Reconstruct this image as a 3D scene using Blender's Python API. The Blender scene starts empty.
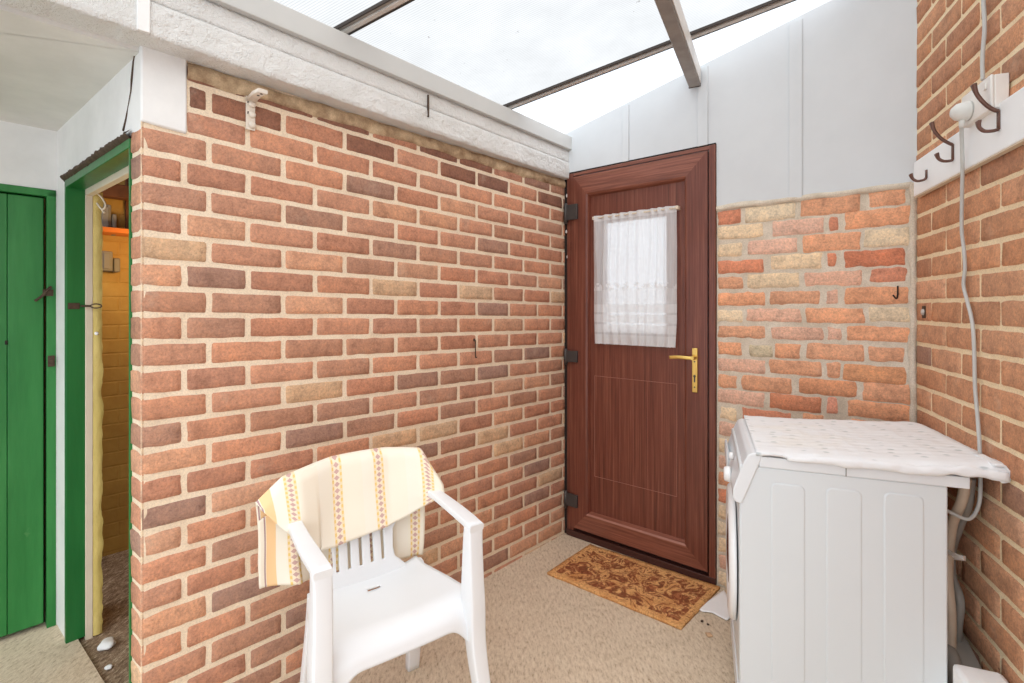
import bpy, bmesh, math, random
from mathutils import Vector, Matrix, noise
random.seed(7)
COL = bpy.context.scene.collection
F, CX, CY, H = 500.0, 512.0, 307.0, 1.297     # focal length, principal column, horizon row, eye height

# ------------------------------------------------------------------ helpers
def lin(c):
    c = c/255.0
    return c/12.92 if c <= .04045 else ((c+.055)/1.055)**2.4
def rgb(r, g, b, k=1.0): return (lin(r)*k, lin(g)*k, lin(b)*k, 1)

class Frame:
    """a wall frame: s along the wall, off towards the room, h up"""
    def __init__(s, ox, oy, dx, dy, nx, ny):
        l = math.hypot(dx, dy); s.o = Vector((ox, oy)); s.d = Vector((dx/l, dy/l))
        l = math.hypot(nx, ny); s.n = Vector((nx/l, ny/l))
    def P(s, a, off, h):
        p = s.o + s.d*a + s.n*off
        return Vector((p.x, p.y, h))
    def S(s, px, off=0):
        k = (px-CX)/F; o = s.o + s.n*off
        return (k*o.y-o.x)/(s.d.x-k*s.d.y)
    def SH(s, px, py, off=0):
        a = s.S(px, off); y = (s.o+s.d*a+s.n*off).y
        return a, H+(CY-py)/F*y
    def offpx(s, a, px):
        k = (px-CX)/F; o = s.o + s.d*a
        return (k*o.y-o.x)/(s.n.x-k*s.n.y)
    def Hh(s, a, off, py):
        return H+(CY-py)/F*(s.o+s.d*a+s.n*off).y
A = (-1.038, 1.399); B = (.304, 2.869); D_ = (1.505, 1.863); G_ = (-1.858, 2.042)
L = Frame(*A, .674, .738, .738, -.674)
D = Frame(*B, .7667, -.6421, -.6421, -.7667)
R = Frame(*D_, -.3617, -.9323, -.9323, .3617)
Q = Frame(*A, -.787, .617, -.617, -.787)
G = Frame(*G_, -.674, -.738, .738, -.674)
W = Frame(0, 0, 1, 0, 0, 1)                     # plain: s=x, off=y, h=z
def floor_pt(px, py, h=0):
    z = (H-h)*F/(py-CY); return Vector(((px-CX)/F*z, z, h))
def at(px, py, y): return Vector(((px-CX)/F*y, y, H+(CY-py)/F*y))

def link(name, me, parent=None):
    o = bpy.data.objects.new(name, me); COL.objects.link(o)
    if parent is not None: o.parent = parent
    return o
def thing(name, label, cat, group=None):
    o = link(name, None); o.empty_display_size = .05
    return tag(o, label, cat, group)
def tag(o, label, cat, group=None):
    o['label'] = label; o['category'] = cat
    if group: o['group'] = group
    return o
def struct(o, label=None):
    o['kind'] = 'structure'
    if label: o['label'] = label
    return o
def setbase(root):
    """move an Empty root to the base of its parts"""
    pts = []
    def walk(o):
        for c in o.children:
            if c.type == 'MESH': pts.extend(v.co for v in c.data.vertices)
            walk(c)
    walk(root)
    cx = (min(p.x for p in pts)+max(p.x for p in pts))/2; cy = (min(p.y for p in pts)+max(p.y for p in pts))/2
    b = Vector((cx, cy, min(p.z for p in pts)))
    def shift(o):
        for c in o.children:
            if c.type == 'MESH' and not c.get('_s'):
                c.data.transform(Matrix.Translation(-b)); c['_s'] = 1
            shift(c)
    shift(root); root.location = b
    def clean(o):
        for c in o.children:
            if '_s' in c: del c['_s']
            clean(c)
    clean(root)

class MB:
    def __init__(s): s.bm = bmesh.new(); s.mi = 0
    def face(s, pts, mi=None):
        vs = [s.bm.verts.new(p) for p in pts]
        f = s.bm.faces.new(vs); f.material_index = s.mi if mi is None else mi; return f
    def hexa(s, P8, bev=0, seg=2, mi=None):
        """P8: bottom 4 then top 4, same winding"""
        vs = [s.bm.verts.new(p) for p in P8]
        fs = [s.bm.faces.new([vs[i] for i in q]) for q in ((3,2,1,0),(4,5,6,7),(0,1,5,4),(1,2,6,5),(2,3,7,6),(3,0,4,7))]
        bmesh.ops.recalc_face_normals(s.bm, faces=fs)
        m = s.mi if mi is None else mi
        for f in fs: f.material_index = m
        if bev > 0:
            es = list({e for f in fs for e in f.edges})
            r = bmesh.ops.bevel(s.bm, geom=es, offset=bev, segments=seg, affect='EDGES', profile=.5)
            for f in r['faces']: f.material_index = m; f.smooth = True
        return s
    def box(s, fr, s0, s1, o0, o1, h0, h1, bev=0, seg=2, mi=None):
        P = fr.P
        return s.hexa([P(s0,o0,h0),P(s1,o0,h0),P(s1,o1,h0),P(s0,o1,h0),P(s0,o0,h1),P(s1,o0,h1),P(s1,o1,h1),P(s0,o1,h1)], bev, seg, mi)
    def prism(s, pts, vec, bev=0, mi=None):
        """polygon pts extruded by vec"""
        a = [s.bm.verts.new(p) for p in pts]; b = [s.bm.verts.new(Vector(p)+vec) for p in pts]
        n = len(a); fs = [s.bm.faces.new(a[::-1]), s.bm.faces.new(b)]
        for i in range(n): fs.append(s.bm.faces.new((a[i], a[(i+1)%n], b[(i+1)%n], b[i])))
        bmesh.ops.recalc_face_normals(s.bm, faces=fs)
        for f in fs: f.material_index = s.mi if mi is None else mi
        if bev > 0:
            bmesh.ops.bevel(s.bm, geom=list({e for f in fs for e in f.edges}), offset=bev, segments=2, affect='EDGES', profile=.5)
        return s
    def grid(s, fn, nu, nv, mi=None, skip=None, smooth=True):
        vs = [[s.bm.verts.new(fn(i/nu, j/nv)) for j in range(nv+1)] for i in range(nu+1)]
        for i in range(nu):
            for j in range(nv):
                if skip and skip(i, j): continue
                f = s.bm.faces.new((vs[i][j], vs[i+1][j], vs[i+1][j+1], vs[i][j+1]))
                f.material_index = s.mi if mi is None else mi; f.smooth = smooth
        return vs
    def tube(s, pts, rad, n=10, mi=None, cap=True):
        pts = [Vector(p) for p in pts]; N = len(pts)
        rr = rad if isinstance(rad, (list, tuple)) else [rad]*N
        rings = []; up = None
        for i, p in enumerate(pts):
            t = (pts[min(i+1, N-1)]-pts[max(i-1, 0)]).normalized()
            if up is None: up = t.orthogonal().normalized()
            up = (up - t*up.dot(t)).normalized(); b = t.cross(up)
            rings.append([s.bm.verts.new(p+(up*math.cos(2*math.pi*k/n)+b*math.sin(2*math.pi*k/n))*rr[i]) for k in range(n)])
        for i in range(N-1):
            for k in range(n):
                f = s.bm.faces.new((rings[i][k], rings[i][(k+1)%n], rings[i+1][(k+1)%n], rings[i+1][k])); f.smooth = True
                f.material_index = s.mi if mi is None else mi
        if cap:
            for r in (rings[0][::-1], rings[-1]):
                f = s.bm.faces.new(r); f.material_index = s.mi if mi is None else mi
        return s
    def sweep(s, pts, sizes, side, rnd=.35, mi=None):
        """rounded rectangle section swept along pts; sizes (w,t); side = width direction (or list)"""
        pts = [Vector(p) for p in pts]; N = len(pts); rings = []
        for i, p in enumerate(pts):
            t = (pts[min(i+1, N-1)]-pts[max(i-1, 0)]).normalized()
            sd = Vector(side[i] if isinstance(side, list) else side); sd = (sd - t*sd.dot(t)).normalized(); b = t.cross(sd)
            w, h = sizes[i][0]/2, sizes[i][1]/2; r = min(w, h)*rnd*2 if rnd < .5 else min(w, h)
            r = min(r, min(w, h)*.98); ring = []
            for cxs, cys, a0 in ((1,1,0),(-1,1,90),(-1,-1,180),(1,-1,270)):
                for k in range(4):
                    a = math.radians(a0+k*30)
                    ring.append(s.bm.verts.new(p + sd*(cxs*(w-r)+math.cos(a)*r) + b*(cys*(h-r)+math.sin(a)*r)))
            rings.append(ring)
        n = 16
        for i in range(N-1):
            for k in range(n):
                f = s.bm.faces.new((rings[i][k], rings[i][(k+1)%n], rings[i+1][(k+1)%n], rings[i+1][k])); f.smooth = True
                f.material_index = s.mi if mi is None else mi
        for r in (rings[0][::-1], rings[-1]):
            f = s.bm.faces.new(r); f.material_index = s.mi if mi is None else mi
        return s
    def lathe(s, c, axis, prof, n=24, mi=None):
        """prof: list of (dist along axis, radius)"""
        axis = Vector(axis).normalized(); u = axis.orthogonal().normalized(); v = axis.cross(u); c = Vector(c); rings = []
        for d, r in prof:
            rings.append([s.bm.verts.new(c+axis*d+(u*math.cos(2*math.pi*k/n)+v*math.sin(2*math.pi*k/n))*max(r, 1e-5)) for k in range(n)])
        for i in range(len(prof)-1):
            for k in range(n):
                f = s.bm.faces.new((rings[i][k], rings[i][(k+1)%n], rings[i+1][(k+1)%n], rings[i+1][k])); f.smooth = True
                f.material_index = s.mi if mi is None else mi
        for r in (rings[0][::-1], rings[-1]):
            f = s.bm.faces.new(r); f.material_index = s.mi if mi is None else mi
        return s
    def build(s, name, mats, parent=None, recalc=True):
        if recalc: bmesh.ops.recalc_face_normals(s.bm, faces=s.bm.faces[:])
        me = bpy.data.meshes.new(name); s.bm.to_mesh(me); s.bm.free()
        for m in (mats if isinstance(mats, (list, tuple)) else [mats]): me.materials.append(m)
        return link(name, me, parent)
def mod_solid(o, t, off=0, sub=0, bev=0):
    m = o.modifiers.new('solid', 'SOLIDIFY'); m.thickness = t; m.offset = off
    if bev:
        b = o.modifiers.new('bevel', 'BEVEL'); b.width = bev; b.segments = 2; b.limit_method = 'ANGLE'
    if sub:
        u = o.modifiers.new('sub', 'SUBSURF'); u.levels = sub; u.render_levels = sub
    return o
def smooth_path(pts, n=6):
    """Catmull-Rom through points"""
    pts = [Vector(p) for p in pts]; out = []
    for i in range(len(pts)-1):
        p0 = pts[max(i-1, 0)]; p1 = pts[i]; p2 = pts[i+1]; p3 = pts[min(i+2, len(pts)-1)]
        for k in range(n):
            t = k/n
            out.append(.5*((2*p1)+(-p0+p2)*t+(2*p0-5*p1+4*p2-p3)*t*t+(-p0+3*p1-3*p2+p3)*t**3))
    out.append(pts[-1]); return out
def lerp(a, b, t): return a+(b-a)*t
def interp(tab, x):
    for i in range(len(tab)-1):
        if x <= tab[i+1][0]:
            a, b = tab[i], tab[i+1]; t = max(0, min(1, (x-a[0])/(b[0]-a[0]+1e-9))); return lerp(a[1], b[1], t)
    return tab[-1][1]

# ------------------------------------------------------------------ materials
class NT:
    def __init__(s, name):
        s.m = bpy.data.materials.new(name); s.m.use_nodes = True; s.t = s.m.node_tree
        s.t.nodes.clear(); s.out = s.t.nodes.new('ShaderNodeOutputMaterial')
    def n(s, typ, **kw):
        nd = s.t.nodes.new(typ)
        for k, v in kw.items():
            if k in nd.inputs.keys(): 
                s.set(nd.inputs[k], v)
            else: setattr(nd, k, v)
        return nd
    def set(s, inp, v):
        if isinstance(v, bpy.types.NodeSocket): s.t.links.new(v, inp)
        else: inp.default_value = v
    def coord(s, scale=(1,1,1), kind='Object', rot=(0,0,0)):
        tc = s.n('ShaderNodeTexCoord'); mp = s.n('ShaderNodeMapping'); s.t.links.new(tc.outputs[kind], mp.inputs['Vector'])
        mp.inputs['Scale'].default_value = scale; mp.inputs['Rotation'].default_value = rot; return mp.outputs['Vector']
    def noise(s, scale, detail=4, rough=.55, vec=None, dist=0):
        nd = s.n('ShaderNodeTexNoise'); nd.inputs['Scale'].default_value = scale; nd.inputs['Detail'].default_value = detail
        nd.inputs['Roughness'].default_value = rough; nd.inputs['Distortion'].default_value = dist
        if vec is None: vec = s.coord()
        s.t.links.new(vec, nd.inputs['Vector']); return nd.outputs['Fac']
    def ramp(s, fac, stops):
        nd = s.n('ShaderNodeValToRGB'); s.t.links.new(fac, nd.inputs['Fac']); cr = nd.color_ramp
        while len(cr.elements) > 1: cr.elements.remove(cr.elements[-1])
        cr.elements[0].position = stops[0][0]; cr.elements[0].color = stops[0][1]
        for p, c in stops[1:]:
            e = cr.elements.new(p); e.color = c
        return nd.outputs['Color']
    def mix(s, fac, a, b, mode='MIX'):
        nd = s.n('ShaderNodeMix'); nd.data_type = 'RGBA'; nd.blend_type = mode
        s.set(nd.inputs[0], fac); s.set(nd.inputs[6], a); s.set(nd.inputs[7], b); return nd.outputs[2]
    def math(s, op, a, b=0.0, c=None):
        nd = s.n('ShaderNodeMath'); nd.operation = op; s.set(nd.inputs[0], a); s.set(nd.inputs[1], b)
        if c is not None: s.set(nd.inputs[2], c)
        return nd.outputs[0]
    def bump(s, h, strength=.5, dist=.002, normal=None):
        nd = s.n('ShaderNodeBump'); nd.inputs['Strength'].default_value = strength; nd.inputs['Distance'].default_value = dist
        s.t.links.new(h, nd.inputs['Height'])
        if normal is not None: s.t.links.new(normal, nd.inputs['Normal'])
        return nd.outputs['Normal']
    def bsdf(s, col, rough=.6, normal=None, metal=0, spec=.5, coat=0):
        b = s.n('ShaderNodeBsdfPrincipled'); s.set(b.inputs['Base Color'], col); s.set(b.inputs['Roughness'], rough)
        b.inputs['Metallic'].default_value = metal; b.inputs['Specular IOR Level'].default_value = spec
        b.inputs['Coat Weight'].default_value = coat
        if normal is not None: s.t.links.new(normal, b.inputs['Normal'])
        s.t.links.new(b.outputs[0], s.out.inputs['Surface']); return b
K8 = (0,0,0,1); W8 = (1,1,1,1)
def simple(name, c, rough=.5, metal=0, var=.06, nscale=8, bump=0, bscale=80, bdist=.001, spec=.5, coat=0):
    t = NT(name); f = t.noise(nscale, 5)
    lo = tuple(x*(1-var) for x in c[:3])+(1,); hi = tuple(min(1, x*(1+var)) for x in c[:3])+(1,)
    col = t.ramp(f, [(.3, lo), (.7, hi)]); nrm = None
    if bump: nrm = t.bump(t.noise(bscale, 4), bump, bdist)
    t.bsdf(col, rough, nrm, metal, spec, coat); return t.m
def brick_mat(name, rough=.9, drag=1.0):
    t = NT(name); at_ = t.n('ShaderNodeAttribute'); at_.attribute_name = 'Col'; base = at_.outputs['Color']
    v = t.coord()
    n1 = t.noise(17, 7, .72, v); n2 = t.noise(120, 5, .8, v); n3 = t.noise(7, 6, .7, v)
    c = t.mix(1.0, base, t.ramp(n1, [(.28, (.68,.66,.66,1)), (.5, (1,1,1,1)), (.70, (1.2,1.15,1.08,1))]), 'MULTIPLY')
    c = t.mix(1.0, c, t.ramp(n2, [(.3, (.68,.66,.66,1)), (.5, W8), (.72, (1.3,1.27,1.22,1))]), 'MULTIPLY')
    st = t.ramp(n3, [(.60, K8), (.74, (.30,.30,.30,1))])
    c = t.mix(st, c, rgb(205,185,165))
    vo = t.n('ShaderNodeTexVoronoi'); vo.inputs['Scale'].default_value = 190; t.t.links.new(v, vo.inputs['Vector'])
    h = t.math('ADD', t.math('MULTIPLY', n2, 1.0), t.math('MULTIPLY', vo.outputs['Distance'], .8))
    h = t.math('ADD', h, t.math('MULTIPLY', n1, .8))
    t.bsdf(c, rough, t.bump(h, .75*drag, .003), spec=.25); return t.m
def mortar_mat(name, c, c2):
    t = NT(name); v = t.coord(); n1 = t.noise(14, 6, .6, v); n2 = t.noise(220, 5, .7, v)
    col = t.mix(1.0, t.ramp(n1, [(.3, c2), (.65, c)]), t.ramp(n2, [(.3, (.8,.8,.8,1)), (.6, (1.08,1.08,1.08,1))]), 'MULTIPLY')
    t.bsdf(col, .95, t.bump(n2, .7, .003), spec=.2); return t.m
M = {}
M['brick'] = brick_mat('rustic_brick')
M['old_brick'] = brick_mat('old_brick', drag=.6)
M['mortar'] = mortar_mat('sandy_mortar', rgb(244,226,200), rgb(232,211,184))
M['mortar_r'] = mortar_mat('light_mortar', rgb(250,230,194), rgb(242,218,180))
M['mortar_old'] = mortar_mat('grey_mortar', rgb(226,214,196), rgb(204,190,170))
def paint_mat(name, c, c2, bump=.4, scale=30, chips=False, rough=.7):
    t = NT(name); v = t.coord(); n1 = t.noise(5, 5, .6, v); n2 = t.noise(scale, 6, .65, v); n3 = t.noise(scale*5, 3, .6, v)
    col = t.ramp(n1, [(.3, c2), (.65, c)])
    if chips:
        n4 = t.noise(34, 7, .75, v)
        col = t.mix(t.ramp(n4, [(.735, K8), (.755, W8)]), col, rgb(150,130,112))
    h = t.math('ADD', n2, t.math('MULTIPLY', n3, .35))
    t.bsdf(col, rough, t.bump(h, bump, .006 if bump < 1 else .014), spec=.3); return t.m
M['white_beam'] = paint_mat('white_painted_concrete', rgb(236,235,232), rgb(222,221,217), 1.0, 38, True)
M['white_wall'] = paint_mat('white_painted_wall', rgb(240,240,238), rgb(228,228,226), .25, 18)
M['white_ceil'] = paint_mat('white_painted_ceiling', rgb(226,224,219), rgb(212,210,205), .15, 10)
M['fascia'] = paint_mat('pale_grey_fascia', rgb(200,200,197), rgb(194,194,191), .06, 12, rough=.5)
M['gable'] = paint_mat('pale_grey_panel', rgb(214,218,220), rgb(209,213,215), .03, 8, rough=.55)
M['joint'] = simple('panel_joint', rgb(196,198,200), .6)
M['dark'] = simple('dark_gap', rgb(38,28,24), .9)
M['white_plastic'] = simple('white_resin', rgb(233,235,237), .38, var=.012, nscale=4, bump=.04, bscale=300, bdist=.0005)
M['enamel'] = simple('white_enamel', rgb(221,227,230), .32, var=.01, nscale=3)
M['enamel_line'] = simple('panel_seam', rgb(150,150,148), .6)
M['panel_plastic'] = simple('washer_plastic', rgb(230,234,237), .38, var=.01)
M['knob'] = simple('washer_knob', rgb(246,246,246), .3, var=.01)
M['metal_grey'] = simple('weathered_aluminium', rgb(150,144,138), .5, metal=.25, var=.16, nscale=14, bump=.15)
M['metal_pale'] = simple('pale_aluminium', rgb(205,200,194), .45, metal=.15, var=.1, nscale=12)
M['rubber'] = simple('black_gasket', rgb(62,54,50), .7)
M['hinge'] = simple('dark_grey_hinge', rgb(74,70,68), .45, metal=.3)
M['brass'] = simple('polished_brass', rgb(232,196,110), .28, metal=.75, var=.06)
M['bronze'] = simple('dull_bronze', rgb(112,82,72), .42, metal=.5, var=.2, nscale=40)
M['cable'] = simple('grey_cable', rgb(194,194,190), .5)
M['hose'] = simple('beige_hose', rgb(196,178,158), .55, var=.08, nscale=20, bump=.3, bscale=120)
M['pipe_grey'] = simple('grey_pipe', rgb(148,142,134), .6, var=.1, bump=.2)
M['socket'] = simple('white_socket', rgb(238,234,228), .35, var=.01)
M['plug'] = simple('grey_plug', rgb(222,222,217), .4, var=.02)
M['board'] = simple('white_gloss_board', rgb(248,251,252), .4, var=.02, bump=.1, bscale=20, bdist=.002)
M['board_under'] = simple('cream_board_edge', rgb(214,200,176), .6)
M['iron'] = simple('rusty_iron', rgb(84,66,52), .75, metal=.3, var=.3, nscale=60, bump=.4, bscale=200)
M['paper'] = simple('white_paper', rgb(252,252,252), .8, var=.01, bump=.5, bscale=60, bdist=.004)
M['pebble'] = simple('tan_stone', rgb(196,160,126), .85, var=.2, nscale=60, bump=.5, bscale=160)
M['plaster_bit'] = simple('white_plaster_lump', rgb(226,226,224), .85, bump=.5, bscale=90)
M['cream'] = simple('cream_paint', rgb(226,212,190), .6, var=.06, bump=.2, bscale=40)
M['grey_box'] = simple('grey_paint', rgb(138,134,128), .6, var=.08, bump=.2)
M['timber_dark'] = simple('dark_timber', rgb(104,62,34), .8, var=.3, nscale=16, bump=.4)
M['orange_shelf'] = simple('varnished_shelf', rgb(214,120,48), .5, var=.1)
M['bracket_white'] = simple('painted_metal_bracket', rgb(228,218,204), .55, var=.08, nscale=60, bump=.3)
def green_mat(name, c, c2, vert=True, gloss=.35):
    t = NT(name); v = t.coord((1,1,.12)); n1 = t.noise(16, 5, .6, v); v2 = t.coord(); n2 = t.noise(9, 6, .7, v2)
    col = t.ramp(n1, [(.3, c2), (.7, c)])
    col = t.mix(t.ramp(n2, [(.66, K8), (.8, (.35,.35,.35,1))]), col, rgb(138,170,120))
    t.bsdf(col, gloss, t.bump(t.noise(60, 4, .6, v), .25, .002), spec=.45); return t.m
M['green'] = green_mat('green_gloss_paint', rgb(56,134,68), rgb(30,108,48))
M['green_dark'] = green_mat('green_frame_paint', rgb(40,118,58), rgb(26,100,46))
# yellow painted brick inside the store
t = NT('yellow_painted_brick'); v = t.coord(); bt = t.n('ShaderNodeTexBrick')
t.t.links.new(t.coord(kind='UV'), bt.inputs['Vector'])
bt.inputs['Scale'].default_value = 1; bt.inputs['Brick Width'].default_value = .225; bt.inputs['Row Height'].default_value = .075
bt.inputs['Mortar Size'].default_value = .006; bt.inputs['Mortar Smooth'].default_value = .6
bt.inputs['Color1'].default_value = W8; bt.inputs['Color2'].default_value = (.8,.8,.8,1); bt.inputs['Mortar'].default_value = K8
n1 = t.noise(7, 6, .6, v); col = t.ramp(n1, [(.3, rgb(178,138,68)), (.7, rgb(202,164,86))])
t.bsdf(col, .6, t.bump(t.math('ADD', bt.outputs['Color'], t.math('MULTIPLY', t.noise(50, 5, .6, v), .4)), .5, .006)); M['yellow'] = t.m
M['yellow_edge'] = paint_mat('yellow_lumpy_paint', rgb(226,204,128), rgb(206,184,104), .7, 40)
# floor: beige loop matting
def carpet(name, c, c2, c3):
    t = NT(name); v = t.coord(); v2 = t.coord((1,.35,1), rot=(0,0,.85))
    n1 = t.noise(95, 6, .85, v2); n2 = t.noise(5, 6, .7, v); n3 = t.noise(380, 2, .6, v)
    col = t.ramp(n1, [(.34, c3), (.46, c2), (.56, c), (.68, rgb(244,230,208))])
    col = t.mix(1.0, col, t.ramp(n2, [(.3, (.90,.88,.86,1)), (.7, (1.03,1.03,1.03,1))]), 'MULTIPLY')
    t.bsdf(col, .97, t.bump(t.math('ADD', n1, t.math('MULTIPLY', n3, .5)), .8, .006), spec=.1); return t.m
M['floor'] = carpet('beige_loop_matting', rgb(236,218,194), rgb(222,202,176), rgb(168,142,114))
M['dirt'] = carpet('dusty_concrete', rgb(170,148,124), rgb(140,118,98), rgb(92,74,60))
M['ground'] = simple('pale_paving', rgb(190,184,174), .9, var=.1, bump=.2)
# doormat
t = NT('coir_mat_pattern'); v = t.coord()
wv = t.n('ShaderNodeTexNoise'); wv.inputs['Scale'].default_value = 7; wv.inputs['Detail'].default_value = 2; t.t.links.new(v, wv.inputs['Vector'])
mx = t.n('ShaderNodeVectorMath'); mx.operation = 'MULTIPLY_ADD'; t.t.links.new(wv.outputs['Color'], mx.inputs[0]); mx.inputs[1].default_value = (.22,.22,.22); t.t.links.new(v, mx.inputs[2])
n1 = t.noise(17, 5, .62, mx.outputs[0], 1.6); n2 = t.noise(9, 3, .5, v); n3 = t.noise(240, 3, .6, v)
n4 = t.noise(24, 3, .6, mx.outputs[0], 2.5)
col = t.ramp(n2, [(.3, rgb(220,158,98)), (.55, rgb(238,184,122)), (.8, rgb(214,152,92))])
fil = t.math('LESS_THAN', t.math('ABSOLUTE', t.math('SUBTRACT', n4, .5)), .022)
col = t.mix(t.math('MULTIPLY', fil, .75), col, rgb(140,70,42))
uvn = t.coord(kind='UV'); sp = t.n('ShaderNodeSeparateXYZ'); t.t.links.new(uvn, sp.inputs[0])
inner = t.math('MULTIPLY', t.math('LESS_THAN', t.math('ABSOLUTE', t.math('SUBTRACT', sp.outputs[0], .5)), .46), t.math('LESS_THAN', t.math('ABSOLUTE', t.math('SUBTRACT', sp.outputs[1], .5)), .41))
blob = t.math('MULTIPLY', t.ramp(n1, [(.47, K8), (.52, (.85,.85,.85,1))]), inner)
col = t.mix(blob, col, t.ramp(n4, [(.35, rgb(98,38,30)), (.5, rgb(128,60,44)), (.64, rgb(172,100,68))]))
col = t.mix(1.0, col, t.ramp(n3, [(.3, (.78,.76,.74,1)), (.65, (1.1,1.1,1.1,1))]), 'MULTIPLY')
t.bsdf(col, .95, t.bump(n3, .8, .004), spec=.1); M['mat'] = t.m
M['mat_edge'] = simple('mat_binding', rgb(214,156,92), .9, var=.15, nscale=60)
# mahogany woodgrain uPVC
def wood(name, axis, c, c2, c3, rot=0):
    sc = (60, 60, 1.2) if axis == 'z' else (1.6, 1.6, 60)
    t = NT(name); v = t.coord(sc); n1 = t.noise(1.6, 6, .7, v); n2 = t.noise(4.5, 3, .6, v)
    col = t.ramp(n1, [(.3, c3), (.5, c2), (.68, c)])
    col = t.mix(t.ramp(n2, [(.52, K8), (.75, (.55,.55,.55,1))]), col, c3)
    t.bsdf(col, .42, t.bump(n1, .12, .001), spec=.5, coat=.12); return t.m
M['wood_v'] = wood('mahogany_grain_upright', 'z', rgb(138,84,64), rgb(114,60,45), rgb(82,42,30))
M['wood_h'] = wood('mahogany_grain_level', 'x', rgb(156,98,80), rgb(130,76,58), rgb(96,52,40))
M['wood_edge'] = simple('mahogany_edge', rgb(160,110,94), .4, var=.1)
# glass
t = NT('window_glass'); g = t.n('ShaderNodeBsdfGlossy', Roughness=.02); tr = t.n('ShaderNodeBsdfTransparent'); fr_ = t.n('ShaderNodeFresnel')
mxs = t.n('ShaderNodeMixShader'); t.t.links.new(fr_.outputs[0], mxs.inputs[0]); t.t.links.new(tr.outputs[0], mxs.inputs[1]); t.t.links.new(g.outputs[0], mxs.inputs[2])
t.t.links.new(mxs.outputs[0], t.out.inputs[0]); M['glass'] = t.m
# polycarbonate roof sheet (fine ribs run up the slope via UV)
t = NT('ribbed_polycarbonate'); uv = t.coord(kind='UV'); wv = t.n('ShaderNodeTexWave'); wv.wave_type = 'BANDS'; wv.bands_direction = 'X'
wv.inputs['Scale'].default_value = 1/.016/6.2832*3.1416; t.t.links.new(uv, wv.inputs['Vector'])
n1 = t.noise(5, 5, .6); n2 = t.noise(26, 4, .6)
dirt = t.ramp(n2, [(.70, K8), (.73, (.5,.5,.5,1))])
rib = t.ramp(wv.outputs['Fac'], [(0, (.84,.84,.84,1)), (.3, (.98,.98,.98,1)), (1, (1,1,1,1))])
tint = t.mix(1.0, rib, t.ramp(n1, [(.3, (.70,.675,.64,1)), (.7, (.79,.76,.725,1))]), 'MULTIPLY'); tint = t.mix(dirt, tint, rgb(120,110,100))
tl = t.n('ShaderNodeBsdfTranslucent'); t.t.links.new(tint, tl.inputs['Color']); tp = t.n('ShaderNodeBsdfTransparent'); t.t.links.new(tint, tp.inputs['Color'])
mxs = t.n('ShaderNodeMixShader'); mxs.inputs[0].default_value = .12; t.t.links.new(tp.outputs[0], mxs.inputs[1]); t.t.links.new(tl.outputs[0], mxs.inputs[2])
t.t.links.new(mxs.outputs[0], t.out.inputs[0]); M['poly'] = t.m
t = NT('clear_roof_sheet'); tl = t.n('ShaderNodeBsdfTranslucent', Color=(.9,.9,.9,1)); tp = t.n('ShaderNodeBsdfTransparent', Color=(.93,.93,.93,1))
mxs = t.n('ShaderNodeMixShader'); mxs.inputs[0].default_value = .12; t.t.links.new(tp.outputs[0], mxs.inputs[1]); t.t.links.new(tl.outputs[0], mxs.inputs[2])
t.t.links.new(mxs.outputs[0], t.out.inputs[0]); M['poly_clear'] = t.m
# net curtain
t = NT('white_net_lace'); uv = t.coord(kind='UV'); sp = t.n('ShaderNodeSeparateXYZ'); t.t.links.new(uv, sp.inputs[0])
U, V = sp.outputs[0], sp.outputs[1]
def band(x, a, b): return t.math('MULTIPLY', t.math('GREATER_THAN', x, a), t.math('LESS_THAN', x, b))
sc1 = t.coord((1,1,1), 'UV')
# lower dense half, rows of lace blocks, motif band
dens = t.math('ADD', .74, t.math('MULTIPLY', t.math('LESS_THAN', V, .42), .08))
rows = t.math('GREATER_THAN', t.math('FRACT', t.math('MULTIPLY', V, 13.0)), .22)
dens = t.math('ADD', dens, t.math('MULTIPLY', t.math('MULTIPLY', t.math('LESS_THAN', V, .31), rows), .17))
vm = t.n('ShaderNodeTexVoronoi'); vm.inputs['Scale'].default_value = 1; t.t.links.new(t.coord((22,22,1), 'UV'), vm.inputs['Vector'])
scal = t.math('MULTIPLY', t.math('ABSOLUTE', t.math('SINE', t.math('MULTIPLY', U, 26.0))), .045)
motif = t.math('MULTIPLY', t.math('GREATER_THAN', V, .415), t.math('LESS_THAN', V, t.math('ADD', .43, scal)))
motif = t.math('MULTIPLY', motif, t.math('LESS_THAN', vm.outputs['Distance'], .55))
dens = t.math('ADD', dens, t.math('MULTIPLY', motif, .35))
hem = t.math('MAXIMUM', t.math('LESS_THAN', V, .035), t.math('GREATER_THAN', V, .955)); dens = t.math('ADD', dens, t.math('MULTIPLY', hem, .2))
nn = t.noise(1, 2, .5, t.coord((60,6,1), 'UV')); dens = t.math('ADD', dens, t.math('MULTIPLY', t.math('SUBTRACT', nn, .5), .25))
dens = t.math('MINIMUM', t.math('MAXIMUM', dens, .05), .96)
df = t.n('ShaderNodeBsdfDiffuse', Color=rgb(246,247,248)); tl = t.n('ShaderNodeBsdfTranslucent', Color=rgb(246,247,248)); tp = t.n('ShaderNodeBsdfTransparent')
m1 = t.n('ShaderNodeMixShader'); m1.inputs[0].default_value = .35; t.t.links.new(df.outputs[0], m1.inputs[1]); t.t.links.new(tl.outputs[0], m1.inputs[2])
m2 = t.n('ShaderNodeMixShader'); t.t.links.new(dens, m2.inputs[0]); t.t.links.new(tp.outputs[0], m2.inputs[1]); t.t.links.new(m1.outputs[0], m2.inputs[2])
t.t.links.new(m2.outputs[0], t.out.inputs[0]); M['net'] = t.m
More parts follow.
